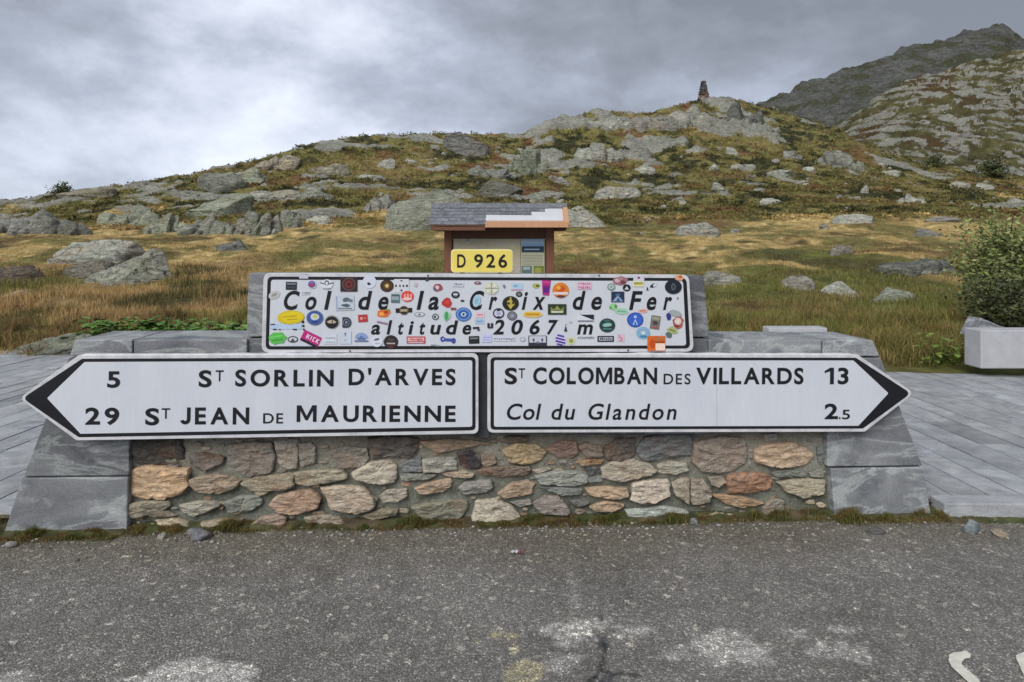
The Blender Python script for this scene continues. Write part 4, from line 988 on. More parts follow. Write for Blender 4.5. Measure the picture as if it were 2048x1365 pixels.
def zpoly(pts, ox, oy, s): return [(ox+x/s, oy+y/s) for x, y in pts]
A = lambda *p: zpoly(p, 0, 680, 3.25)
B = lambda *p: zpoly(p, 500, 680, 3.25)
Cc = lambda *p: zpoly(p, 1000, 680, 3.25)
D = lambda *p: zpoly(p, 1488, 680, 3.25)
Px = lambda *p: list(p)
tan = (.46, .37, .25); org = (.52, .33, .17); brn = (.27, .20, .14); gryb = (.25, .225, .20); drk = (.085, .078, .072); olv = (.30, .27, .19); pal = (.50, .45, .35); blu = (.17, .195, .215); grn = (.22, .25, .215); aqua = (.36, .43, .40); rus = (.33, .19, .11)
stones = [
 (A((880,650),(1060,640),(1180,650),(1200,770),(1130,810),(900,800),(860,740)), drk, .6),
 (A((1235,740),(1330,730),(1460,760),(1450,800),(1340,840),(1250,810)), (.17,.14,.12), .8),
 (A((1500,680),(1640,660),(1770,670),(1790,760),(1750,860),(1620,885),(1540,840),(1490,790)), gryb, .8),
 (A((870,840),(1000,815),(1110,830),(1235,830),(1235,920),(1190,985),(1080,1020),(960,1025),(860,1010),(865,920)), org, 1.3),
 (A((1245,900),(1380,870),(1500,880),(1560,910),(1530,955),(1420,995),(1300,980),(1250,940)), (.36,.26,.18), 1.1),
 (Px((486,966),(510,955),(560,948),(585,945),(587,970),(560,978),(505,980)), (.27,.22,.15), 1.),
 (A((840,1060),(950,1045),(1090,1040),(1105,1075),(1060,1105),(900,1150),(840,1140)), olv, 1.),
 (A((1180,1070),(1290,1045),(1400,1045),(1430,1070),(1350,1110),(1270,1145),(1200,1110)), (.33,.32,.26), 1.),
 (A((1470,1050),(1560,1010),(1690,1010),(1710,1060),(1620,1110),(1490,1110)), grn, 1.),
 (A((1020,1170),(1130,1155),(1230,1180),(1250,1220),(1160,1255),(1080,1230)), tan, 1.),
 (A((1330,1180),(1480,1155),(1570,1165),(1560,1215),(1440,1235),(1340,1225)), (.36,.29,.20), 1.),
 (Px((508,1045),(525,1033),(560,1028),(575,1036),(568,1052),(530,1060)), (.34,.24,.19), 1.),
 (B((165,650),(240,640),(310,650),(315,740),(308,820),(210,840),(185,760)), (.30,.275,.235), .7),
 (B((322,670),(400,665),(430,690),(425,790),(330,825)), (.28,.255,.22), .7),
 (B((520,720),(640,690),(760,700),(770,770),(720,820),(600,830),(545,780)), (.27,.24,.205), .5),
 (B((780,640),(900,620),(1090,640),(1100,700),(1040,760),(920,750),(800,765)), (.11,.10,.092), .9),
 (B((1110,655),(1300,640),(1480,655),(1560,670),(1400,700),(1230,725),(1150,690)), (.36,.25,.16), .7),
 (B((295,860),(420,840),(600,840),(630,890),(520,920),(360,945),(305,920)), olv, 1.1),
 (B((680,860),(780,790),(900,780),(945,800),(955,880),(930,920),(850,935),(760,915),(690,890)), pal, 1.3),
 (B((970,820),(1020,780),(1110,765),(1122,850),(1000,855)), blu, .9),
 (B((1128,765),(1330,760),(1345,840),(1240,850),(1130,853)), (.33,.33,.29), .9),
 (B((975,865),(1210,870),(1160,900),(990,910)), (.22,.24,.21), .8),
 (B((1240,860),(1400,850),(1455,865),(1430,890),(1300,885)), (.40,.31,.22), .9),
 (B((1350,740),(1430,720),(1498,740),(1498,820),(1420,835),(1370,810)), (.05,.043,.05), .6),
 (B((1503,730),(1590,750),(1600,790),(1540,825),(1503,800)), brn, .7),
 (Cc((20,710),(110,670),(230,675),(295,720),(270,770),(180,805),(60,785)), (.40,.29,.14), 1.),
 (Px((956,940),(980,933),(1030,930),(1062,938),(1055,950),(1000,952),(965,948)), (.19,.13,.095), .8),
 (B((475,960),(600,945),(740,955),(765,985),(800,1020),(810,1060),(760,1105),(640,1120),(540,1090),(505,1030)), (.50,.41,.31), 1.4),
 (B((140,1070),(190,1010),(280,980),(400,970),(460,1020),(430,1080),(340,1120),(200,1120)), (.44,.29,.20), 1.2),
 (B((850,1010),(900,970),(1020,965),(1020,1010),(960,1050),(870,1050)), (.33,.30,.24), .8),
 (B((1070,960),(1140,930),(1300,895),(1310,940),(1250,985),(1110,995)), (.42,.29,.19), 1.),
 (B((1360,960),(1400,920),(1560,905),(1570,950),(1520,985),(1390,995)), (.25,.245,.235), .9),
 (Px((996,985),(1020,967),(1055,960),(1068,968),(1062,985),(1035,992),(1010,993)), (.38,.27,.18), 1.),
 (B((1060,1080),(1200,1040),(1400,1040),(1410,1070),(1370,1150),(1250,1190),(1130,1160)), (.24,.24,.17), 1.1),
 (B((1440,1160),(1480,1040),(1600,1035),(1700,1080),(1750,1140),(1680,1175),(1530,1190)), pal, 1.4),
 (B((740,1140),(860,1090),(960,1095),(950,1130),(800,1165)), (.22,.19,.12), .7),
 (B((360,1150),(480,1130),(580,1150),(610,1180),(480,1200),(380,1205)), (.33,.29,.23), 1.),
 (Cc((300,710),(400,650),(490,660),(500,730),(460,770),(370,755)), (.26,.16,.125), .8),
 (Cc((510,690),(560,665),(650,690),(670,750),(560,768)), (.23,.175,.135), .7),
 (Cc((680,690),(760,640),(870,640),(870,740),(800,780),(690,770)), (.11,.09,.08), .8),
 (Cc((490,790),(560,772),(670,777),(660,800),(530,812)), (.40,.22,.09), .8),
 (Cc((890,720),(940,630),(1070,610),(1240,615),(1245,740),(1150,750),(1000,780),(930,765)), (.135,.155,.175), 1.),
 (Cc((1260,660),(1400,630),(1580,640),(1600,740),(1590,800),(1480,850),(1330,850),(1260,800)), (.33,.265,.215), 1.1),
 (Cc((665,830),(720,785),(840,770),(960,800),(1010,845),(900,890),(790,910),(670,890)), (.36,.31,.24), 1.2),
 (Cc((1025,810),(1100,785),(1200,795),(1215,840),(1130,870),(1030,860)), (.38,.38,.30), 1.),
 (Cc((545,830),(640,820),(660,855),(580,875)), (.10,.10,.11), .6),
 (Cc((570,893),(660,885),(665,920),(580,922)), (.20,.23,.23), .7),
 (Cc((240,880),(350,850),(480,850),(560,880),(560,930),(450,950),(250,922)), (.30,.33,.30), 1.1),
 (Cc((250,945),(420,957),(530,965),(520,1000),(400,1005),(310,975)), (.18,.21,.20), .8),
 (Cc((555,960),(700,950),(820,955),(830,1010),(720,1030),(570,1000)), (.50,.34,.20), 1.),
 (Cc((850,1030),(870,930),(960,905),(1085,905),(1090,1000),(990,1050),(890,1045)), (.52,.44,.36), 1.2),
 (Cc((1110,930),(1180,895),(1222,900),(1222,1058),(1140,1010)), (.36,.31,.23), 1.),
 (Cc((1235,905),(1310,905),(1370,980),(1350,1050),(1260,1065),(1235,1040)), (.32,.28,.22), 1.),
 (Cc((1350,890),(1440,880),(1465,920),(1420,955),(1370,935)), (.36,.29,.21), .8),
 (Cc((1480,880),(1600,860),(1720,865),(1760,910),(1720,980),(1600,990),(1480,985),(1470,930)), (.36,.17,.09), 1.1),
 (Cc((1380,1005),(1500,1003),(1590,1020),(1700,1050),(1560,1085),(1460,1055)), (.38,.24,.13), .9),
 (Cc((580,1080),(680,1045),(800,1060),(800,1090),(720,1110),(620,1105)), (.46,.31,.18), 1.),
 (Cc((820,1100),(980,1090),(1060,1075),(1200,1105),(1215,1130),(1100,1145),(930,1150),(840,1140)), aqua, 1.),
 (Cc((210,1060),(300,1010),(380,1015),(450,1100),(440,1125),(270,1125)), (.22,.185,.17), 1.),
 (Cc((450,1040),(560,1030),(580,1060),(510,1085)), (.16,.16,.16), .7),
 (Cc((60,1050),(190,1030),(200,1060),(130,1080)), (.22,.22,.20), .7),
 (D((65,720),(130,675),(300,665),(400,700),(440,750),(370,815),(210,820),(80,790)), (.50,.345,.215), 1.3),
 (D((170,860),(240,840),(390,850),(395,880),(200,885)), (.20,.23,.20), .8),
 (D((415,860),(500,835),(530,860),(500,890),(430,885)), (.21,.24,.22), .8),
 (D((210,920),(360,900),(510,905),(515,990),(380,1020),(270,980)), (.40,.355,.24), 1.2),
 (D((470,700),(510,690),(525,760),(500,810),(475,790)), (.17,.22,.22), .6),
 (D((110,1080),(180,1030),(250,1040),(240,1120),(170,1165),(120,1130)), (.26,.235,.20), .9),
 (Cc((1320,1130),(1400,1115),(1500,1125),(1430,1150)), (.40,.34,.23), .8),
 (Cc((0,840),(60,815),(180,820),(205,850),(120,885),(10,880)), (.19,.13,.10), .6),
 (D((120,615),(200,605),(215,640),(150,655)), (.30,.30,.29), .5),
 (Cc((0,650),(60,620),(180,625),(170,655),(60,672)), (.17,.115,.09), .5),
 (Cc((1605,690),(1640,700),(1635,760),(1620,830),(1608,780)), (.28,.28,.26), .5),
 (Cc((210,845),(300,825),(330,835),(240,868)), (.42,.38,.31), .5),
 (A((1000,1100),(1100,1110),(1160,1140),(1050,1150),(960,1140)), (.17,.15,.11), .4),
]
def resample(pts, n):
    q = np.array(pts+[pts[0]], float); seg = np.hypot(*np.diff(q, axis=0).T); s = np.concatenate([[0], np.cumsum(seg)]); t = np.linspace(0, s[-1], n, endpoint=False)
    return np.stack([np.interp(t, s, q[:, 0]), np.interp(t, s, q[:, 1])], 1)
def build_stone(pts, col, prot, seed, big=True):
    rs = np.random.RandomState(seed); n = 40 if big else 16
    o = resample(pts, n)
    for _ in range(1): o = .03*np.roll(o, 1, 0)+.94*o+.03*np.roll(o, -1, 0)
    c = o.mean(0)
    ang = np.arctan2(o[:, 1]-c[1], o[:, 0]-c[0])
    jit = 1+.12*fbm(np.cos(ang)*2.6+seed, np.sin(ang)*2.6, oct=4, seed=seed, gain=.65)
    o = c+(o-c)*jit[:, None]*1.075
    q = np.array([P(a, b2) for a, b2 in o]); cq = q.mean(0)
    size = np.hypot(*(q.max(0)-q.min(0)))
    h0 = .021*prot*min(1, size/.2)+.008
    rings = [(1.0, -.02), (1.0, .45), (.975, .80), (.91, .96), (.76, 1.0), (.55, 1.0), (.34, 1.0), (.14, 1.0)] if big else [(1, -.02), (.98, .35), (.85, .85), (.5, 1.)]
    tx, tz = rs.uniform(-.10, .10), rs.uniform(-.05, .14)
    V = []
    for s, hh in rings:
        p = cq+(q-cq)*s
        d = h0*hh
        d = d+(hh > .3)*((p[:, 0]-cq[0])*tx+(p[:, 1]-cq[1])*tz)
        nz = fbm(p[:, 0]*14+seed, p[:, 1]*34, oct=4, seed=seed, gain=.6)*.013*min(1, size/.2)*(hh > .3)
        # flaky steps
        stp = np.round(fbm(p[:, 0]*6+seed*3, p[:, 1]*16+p[:, 0]*4, oct=2, seed=seed+5)*4)/4*.016*(hh > .6)*min(1, size/.2)
        V.append(np.stack([p[:, 0], -(d+nz+stp), p[:, 1]], 1))
    V.append(np.array([[cq[0], V[-1][:, 1].mean(), cq[1]]]))
    V = np.concatenate(V); Fc = []
    nr_ = len(rings)
    for r in range(nr_-1):
        for k in range(n): a = r*n+k; b2 = r*n+(k+1) % n; Fc.append((a, b2, b2+n, a+n))
    for k in range(n): Fc.append(((nr_-1)*n+k, (nr_-1)*n+(k+1) % n, nr_*n))
    # orientation: front must face -y
    v0, v1, v2 = V[Fc[-1][0]], V[Fc[-1][1]], V[Fc[-1][2]]
    if np.cross(v1-v0, v2-v0)[1] > 0: Fc = [f[::-1] for f in Fc]
    colr = np.array(col)*rs.uniform(.95, 1.15); colr = (colr*.66+colr.mean()*np.array([.36, .34, .30]))*1.25
    mesh_obj('stone', V, Fc, M['rubble'], wall, np.ones((len(V), 3))*colr, False)
for i, (pts, c, pr) in enumerate(stones): build_stone(pts, c, pr, i+1)
# chips wedged in the joints
boxes = [(min(p[0] for p in s[0]), max(p[0] for p in s[0]), min(p[1] for p in s[0]), max(p[1] for p in s[0])) for s in stones]
placed = []
tries = 0
while len(placed) < 85 and tries < 20000:
    tries += 1
    cx = GR.uniform(266, 1648); cy = GR.uniform(880, 1058-(cx-260)*.018); w = GR.uniform(10, 34); h = w*GR.uniform(.3, .6)
    bad = False
    for bx in boxes:
        # shrink boxes: stones are rounded
        mx_, my_ = (bx[1]-bx[0])*.06, (bx[3]-bx[2])*.08
        if cx+w/2 > bx[0]+mx_ and cx-w/2 < bx[1]-mx_ and cy+h/2 > bx[2]+my_ and cy-h/2 < bx[3]-my_: bad = True; break
    if bad: continue
    placed.append(1); boxes.append((cx-w/2, cx+w/2, cy-h/2, cy+h/2))
    pts = [(cx+w/2*math.cos(t)*GR.uniform(.75, 1.05), cy+h/2*math.sin(t)*GR.uniform(.75, 1.1)) for t in [k*6.283/7 for k in range(7)]]
    build_stone(pts, GR.choice([brn, gryb, grn, olv, (.15, .14, .13), rus, tan]), .5, 500+len(placed), False)

# dressed slate blocks
def block(name, pts, d0, d1, shade=1., bev=.006, label=None):
    """pts: photo outline on the plane d0; the block runs back to d1"""
    q = [P(a, b2, d0) for a, b2 in pts]; mb = MB(); mb.prism(q, -d0, -d1, (shade, shade, shade*1.01))
    o = mb.build(name, M['slate'], wall, bevel=bev)
    if label: o['label'] = label
    return o
block('pier_block', [(43, 957), (256, 955), (253, 1090), (0, 1090)], .05, -.33, 1.08)
block('pier_block', [(137, 716), (258, 716), (258, 952), (46, 954)], .046, -.33, .82)
block('coping_stone', [(149, 681), (264, 680), (264, 713), (139, 713)], .052, -.36, 1.0)
block('coping_stone', [(267, 680), (494, 679), (494, 713), (267, 713)], .050, -.36, 1.02)
block('pier_block', [(1662, 938), (1846, 935), (1868, 1060), (1672, 1060)], .05, -.33, 1.15)
block('pier_block', [(1655, 716), (1762, 716), (1845, 932), (1655, 934)], .046, -.33, 1.08)
block('coping_stone', [(1646, 681), (1746, 681), (1760, 713), (1646, 713)], .052, -.36, 1.15)
block('coping_stone', [(1418, 680), (1643, 681), (1643, 713), (1418, 713)], .050, -.36, 1.1)
block('centre_slab', [(497, 547), (760, 547), (760, 672), (493, 674)], .03, -.13, .95)
block('centre_slab', [(762, 547), (1120, 549), (1120, 672), (762, 672)], .03, -.13, .95)
block('centre_slab', [(1122, 549), (1408, 552), (1419, 675), (1122, 672)], .03, -.13, .8)
block('centre_slab', [(494, 677), (760, 676), (760, 870), (496, 870)], .028, -.33, .8)
block('centre_slab', [(762, 676), (1120, 676), (1120, 870), (762, 870)], .028, -.33, .8)
block('centre_slab', [(1122, 676), (1416, 678), (1416, 870), (1122, 870)], .028, -.33, .85)
block('facing_slab', [(266, 716), (493, 716), (493, 868), (266, 868)], .02, -.3, .8)
block('facing_slab', [(1418, 716), (1652, 716), (1652, 862), (1418, 862)], .02, -.3, .8)

# ------------------------------------------------------------------ lettering
_gc = {}
fc = bpy.data.curves.new('glyph', 'FONT'); fo = bpy.data.objects.new('glyph', fc); link(fo)
def custom(ch, bold):
    c = .71; t = .105+bold*1.6
    if ch == 'M':
        w = .82; m_ = t*1.15; p = [(0, 0), (0, c), (m_*1.05, c), (w/2, c*.36), (w-m_*1.05, c), (w, c), (w, 0), (w-t, 0), (w-t, c*.68), (w/2+t*.32, c*.10), (w/2-t*.32, c*.10), (t, c*.68), (t, 0)]
    elif ch == '1':
        w = .36; p = [(w-t, 0), (w, 0), (w, c), (w-t*.9, c), (w-t-.02, c*.93), (0, c*.84), (0, c*.70), (w-t, c*.77)]
    elif ch == 'J':
        w = .44; r = .22; o = [(w/2+r*math.cos(a), r+r*math.sin(a)) for a in [-k*3.1416/10 for k in range(0, 10)]]; i = [(w/2+(r-t)*math.cos(a), r+(r-t)*math.sin(a)) for a in [-k*3.1416/10 for k in range(9, -1, -1)]]
        p = [(w, c)]+o+i+[(w-t, c)]
    if ch == '1':
        v = np.array([(w-t, 0), (w, 0), (w, c), (w-t, c), (0, c*.80), (0, c*.67), (w-t, c*.79)]); return v, [(0, 1, 2, 3, 6), (6, 3, 4, 5)]
    bm = bmesh.new(); vs_ = [bm.verts.new((a, b2, 0)) for a, b2 in p]; f = bm.faces.new(vs_); bmesh.ops.triangulate(bm, faces=[f]); bmesh.ops.recalc_face_normals(bm, faces=bm.faces[:])
    if sum(q.normal.z for q in bm.faces) < 0: bmesh.ops.reverse_faces(bm, faces=bm.faces[:])
    bm.verts.index_update(); v = np.array([x.co[:2] for x in bm.verts]); fs = [tuple(l.index for l in q.verts) for q in bm.faces]; bm.free(); return v, fs
def glyph(ch, bold):
    k = (ch, bold)
    if k not in _gc and ch in 'M1J': _gc[k] = custom(ch, bold)
    if k not in _gc:
        fc.body = ch; fc.size = 1; fc.offset = bold; fc.resolution_u = 5; fc.fill_mode = 'FRONT'
        dg = bpy.context.evaluated_depsgraph_get(); dg.update()
        me = bpy.data.meshes.new_from_object(fo.evaluated_get(dg))
        v = np.array([x.co[:2] for x in me.vertices]); f = [tuple(p.vertices) for p in me.polygons]
        bpy.data.meshes.remove(me)
        _gc[k] = (v, f)
    return _gc[k]
def lettering(words, d, parent, mat, lift=0):
    """words: (text, x0, x1, ytop, ybase, bold, shear[, list of per-letter x spans])"""
    for wd in words:
        text, x0, x1, yt, yb, bold, sh = wd[:7]; spans = wd[7] if len(wd) > 7 else None
        H, _ = glyph('H', bold); caph = H[:, 1].max()-H[:, 1].min(); hb = H[:, 1].min()
        xm = (x0+x1)/2; s = (P(xm, yt, d)[1]-P(xm, yb, d)[1])/caph
        a = P(x0, yb, d); b2 = P(x1, yb, d); capw = s*caph
        gl = [glyph(c, bold) for c in text]; ws = [(g_[0][:, 0].max()-g_[0][:, 0].min())*s for g_ in gl]
        sx = 1.0; sheartot = sh*capw
        tot = (b2[0]-a[0]-sheartot)
        if len(text) == 1: sx = tot/ws[0]; gap = 0
        else:
            gap = (tot-sum(ws))/(len(text)-1)
            if gap < .13*capw: sx = (tot-.13*capw*(len(text)-1))/sum(ws); gap = .13*capw
            elif gap > .25*capw: sx = min(1.3, (tot-.25*capw*(len(text)-1))/sum(ws)); gap = (tot-sum(ws)*sx)/(len(text)-1)
        x = a[0]
        for i, (g_, w) in enumerate(zip(gl, ws)):
            v = g_[0]; kx = s*sx; xx = x
            if spans:
                l0 = P(spans[i][0], yb, d)[0]; l1 = P(spans[i][1], yb, d)[0]
                hh = (v[:, 1].max()-hb)*s*sh
                kx = max((l1-l0-hh), .004)/max(v[:, 0].max()-v[:, 0].min(), 1e-4); xx = l0
                if text[i] in 'lI': kx = s*1.0
            base_w = a[1]+(b2[1]-a[1])*((xx-a[0])/max(b2[0]-a[0], 1e-6))
            vb = hb if text[i] not in 'M1J' else 0.; sz_ = s if text[i] not in 'M1J' else capw/.71
            X = (v[:, 0]-v[:, 0].min())*kx+xx+(v[:, 1]-hb)*s*sh; Z = (v[:, 1]-vb)*sz_+base_w
            mb = MB(); mb.add([(p, -d, q) for p, q in zip(X, Z)], g_[1])
            x += w*sx+gap
            me = mb.build('letter', mat, parent).data
            if sum(p.normal.y*p.area for p in me.polygons) > 0: me.flip_normals()

# ------------------------------------------------------------------ signs
def rounded(pts, rad, n=7):
    out_ = []; m = len(pts)
    for i in range(m):
        p = Vector(pts[i]); a = (Vector(pts[i-1])-p); b2 = (Vector(pts[(i+1) % m])-p); r = rad[i] if isinstance(rad, (list, tuple)) else rad
        if r <= 0: out_.append(tuple(p)); continue
        la, lb = a.length, b2.length; a.normalize(); b2.normalize(); ang = math.acos(max(-1, min(1, a.dot(b2)))); t = min(r/math.tan(ang/2), la*.45, lb*.45)
        p0 = p+a*t; p2 = p+b2*t
        for k in range(n+1):
            s = k/n; out_.append(tuple(p0*(1-s)**2+p*2*s*(1-s)+p2*s*s))
    return out_
def plate(name, pts, rad, d_front, d_back, mat, parent, bevel=0):
    q = [P(a, b2, d_front) for a, b2 in rounded(pts, rad)]
    mb = MB(); mb.prism(q, -d_front, -d_back, (1, 1, 1)); return mb.build(name, mat, parent, bevel)
def ledge(parent, x0, x1, y, d, seed):
    """uneven white strip added along a sign's top edge"""
    rs = np.random.RandomState(seed); mb = MB(); n = 60
    a = P(x0, y, d); b2 = P(x1, y, d); V = []
    for i in range(n+1):
        t = i/n; u = a[0]+(b2[0]-a[0])*t; w = a[1]+(b2[1]-a[1])*t; h = .004+.007*max(0, float(perlin(np.array([t*14+seed]), np.array([.5]), seed=3)[0])*2+.3)
        V += [(u, -d+.001, w-.002), (u, -d+.001, w+h*.6), (u, -d+.035, w+h), (u, -d+.045, w-.002)]
    Fc = []
    for i in range(n):
        for k in range(3): p = i*4+k; Fc.append((p, p+4, p+5, p+1))
    mb.add(V, Fc); o = mb.build('top_edging', M['sign_rim'], parent, smooth=True)

DS = .125
# left arrow sign
sl = rig_empty('direction_sign'); tag(sl, 'white arrow sign pointing left to St Sorlin d\'Arves and St Jean de Maurienne', 'direction sign')
plate('panel', [(157, 711), (957, 708), (957, 868), (153, 881.5), (38, 797)], [8, 12, 12, 8, 11], DS, DS-.03, M['sign_rim'], sl, .002)
plate('border', [(164, 718), (951, 714.5), (951, 861), (157.5, 875), (45, 797)], [6, 9, 9, 6, 9], DS+.0012, DS+.0002, M['paint_black'], sl)
plate('face', [(169, 724.5), (944.5, 721), (944.5, 854), (161, 868), (94, 797)], [2, 5, 5, 2, 3], DS+.0024, DS+.0014, M['sign_white'], sl)
bd = .028
lettering([('5', 214, 240, 743, 776, bd, 0), ('S', 397, 423, 741, 775, bd, 0), ('T', 431, 447, 741, 763, .008, 0), ('SORLIN', 470, 667, 740, 773.5, bd, 0), ("D'ARVES", 697, 911, 738, 771, bd, 0),
           ('29', 170, 238, 816, 850, bd, 0), ('S', 290, 318, 817, 851, bd, 0), ('T', 323, 340, 817, 838, .008, 0), ('JEAN', 360, 498, 815.5, 849.5, bd, 0), ('DE', 526, 566, 827, 847.5, .012, 0), ('MAURIENNE', 593, 911, 811.5, 844.5, bd, 0)], DS+.0040, sl, M['paint_black'])
ledge(sl, 165, 950, 710.5, DS, 1)
# right arrow sign
sr = rig_empty('direction_sign'); tag(sr, 'white arrow sign pointing right to St Colomban des Villards and Col du Glandon', 'direction sign')
plate('panel', [(975, 708.5), (1716, 710), (1829, 787), (1730, 864), (975, 866)], [12, 8, 11, 8, 12], DS, DS-.03, M['sign_rim'], sr, .002)
plate('border', [(981, 715), (1712, 716), (1822, 787), (1726, 857.5), (981, 860)], [9, 5, 9, 5, 9], DS+.0012, DS+.0002, M['paint_black'], sr)
plate('face', [(988, 721), (1707, 721.5), (1777, 787), (1717, 852), (988, 854)], [5, 2, 3, 2, 5], DS+.0024, DS+.0014, M['sign_white'], sr)
lettering([('S', 1009, 1034, 736, 769, bd, 0), ('T', 1037, 1050, 737, 757, .008, 0), ('COLOMBAN', 1066, 1314, 735.5, 769, bd, 0), ('DES', 1327, 1381, 748, 769, .012, 0), ('VILLARDS', 1392, 1607, 736, 769, bd, 0), ('13', 1649, 1697, 736, 769, bd, 0),
           ('Col', 1011, 1082, 808, 840, .014, .17), ('du', 1101, 1152, 808, 840, .014, .17), ('Glandon', 1174, 1356, 808, 840, .014, .17), ('2', 1649, 1676, 808, 839, bd, 0), ('.', 1678, 1681, 808, 839, .0, 0), ('5', 1684, 1700, 820, 839, .014, 0)], DS+.0040, sr, M['paint_black'])
ledge(sr, 985, 1705, 710, DS, 2)
mb = MB(); a = P(1433, 770, DS+.003); b2 = P(1433.8, 852, DS+.003); mb.flat([a, (a[0]+.0018, a[1]), (b2[0]+.0018, b2[1]), b2], -(DS+.0030), (.35, .33, .4)); mb.build('scratch', M['sticker'], sr)
# pass name sign
sn = rig_empty('name_sign'); tag(sn, 'sticker-covered white name sign reading Col de la Croix de Fer altitude 2067 m', 'name sign')
DN = .105
plate('panel', [(527, 546.5), (1378, 550), (1388, 704), (523, 706)], 15, DN, DN-.03, M['sign_rim'], sn, .002)
plate('border', [(535, 553.5), (1373, 556.5), (1380.5, 697.5), (531, 699.5)], 11, DN+.0012, DN+.0002, M['paint_black'], sn)
plate('face', [(542, 560), (1366, 562.5), (1372.5, 691.5), (538, 693)], 6, DN+.0024, DN+.0014, M['sign_white'], sn)
kp = .026; sh = .19
def W(t, yt, yb, sp): return (t, sp[0][0], sp[-1][1], yt, yb, kp, sh, sp)
lettering([W('Col', 582, 620, [(564, 600), (608, 635), (648, 662)]), W('de', 582, 620, [(714, 744), (754, 779)]), W('la', 582, 620, [(833, 846), (855, 881)]),
           W('Cr', 582, 620, [(936, 969), (977, 995)]), W('ix', 582, 620, [(1043, 1056), (1065, 1091)]), W('de', 582, 620, [(1143, 1171), (1180, 1206)]), W('Fer', 582.5, 620.5, [(1258, 1285), (1291, 1315), (1326, 1345)]),
           W('altitude', 641, 669.5, [(741, 763), (773, 785), (793, 809), (816, 828), (836, 852), (859, 882), (890, 916), (923, 944)]),
           W('2067', 640, 669.5, [(986, 1012), (1020, 1048), (1057, 1083), (1092, 1116)]), W('m', 640, 669.5, [(1154, 1187)])], DN+.0040, sn, M['paint_black'])

# stickers: (shape, cx, cy, w, h, rot, colour, [motifs])
_sn = [0]
def shape_pts(sh_, cx, cy, w, h, rot):
    if sh_ == 'c': p = [(w/2*math.cos(t*6.2832/22), h/2*math.sin(t*6.2832/22)) for t in range(22)]
    elif sh_ == 'r': p = [(-w/2, -h/2), (w/2, -h/2), (w/2, h/2), (-w/2, h/2)]
    elif sh_ == 't': p = [(-w/2, h/2), (w/2, h/2), (0, -h/2)]
    elif sh_ == 'w': p = [(-w/2, -h/2), (w/2, -h/2), (w/2, h/2)]
    elif sh_ == 'u': p = [(-w/2, -h/2), (w/2, -h/2), (w*.36, h/2), (-w*.36, h/2)]
    elif sh_ == 'd': p = [(-w/2, -h/2)]+[(w/2*math.sin(t*3.1416/10)*1.0 if 0 < t < 10 else 0, -h/2*math.cos(t*3.1416/10)) for t in range(11)]+[(-w/2, h/2)]
    elif sh_ == 'a': p = [(w/2*math.cos(math.pi+t*3.1416/12), h/2+h*math.sin(math.pi+t*3.1416/12)) for t in range(13)]
    elif sh_ == 'b':
        r_ = random.Random(int(cx*13+cy)); p = [(w/2*math.cos(t*6.2832/13)*r_.uniform(.72, 1.05), h/2*math.sin(t*6.2832/13)*r_.uniform(.72, 1.05)) for t in range(13)]
    c, s = math.cos(R(rot)), math.sin(R(rot))
    return [(cx+x*c-y*s, cy+x*s+y*c) for x, y in p]
def sticker(sh_, cx, cy, w, h, rot, col, mot=(), par=None):
    _sn[0] += 1; base_d = DN+.0046+(_sn[0] % 5)*.0004
    mb = MB(); c = hexc(col)
    def put(s2, x, y, w2, h2, r2, c2, lv):
        q = [P(a, b2, DN) for a, b2 in shape_pts(s2, x, y, w2, h2, r2)]
        mb.flat(q, -(base_d+lv*.00035), c2)
    put(sh_, cx, cy, w, h, rot, c, 0)
    cs, sn_ = math.cos(R(rot)), math.sin(R(rot))
    for i, m_ in enumerate(mot):
        s2, dx, dy, w2, h2, r2, c2 = m_
        put(s2, cx+dx*cs-dy*sn_, cy+dx*sn_+dy*cs, w2, h2, rot+r2, hexc(c2), i+1)
    mb.build('sticker', M['sticker'], par or sn)
K, Wt = '20242c', 'd4d9e6'
def bars(n, w, h, c, y0=-1, seed=1):
    r_ = random.Random(seed); return [('r', (i-(n-1)/2)*w/n, y0+r_.uniform(-.6, .6), w/n*r_.uniform(.45, .8), h*r_.uniform(.6, 1.1), r_.uniform(-12, 12), c) for i in range(n)]
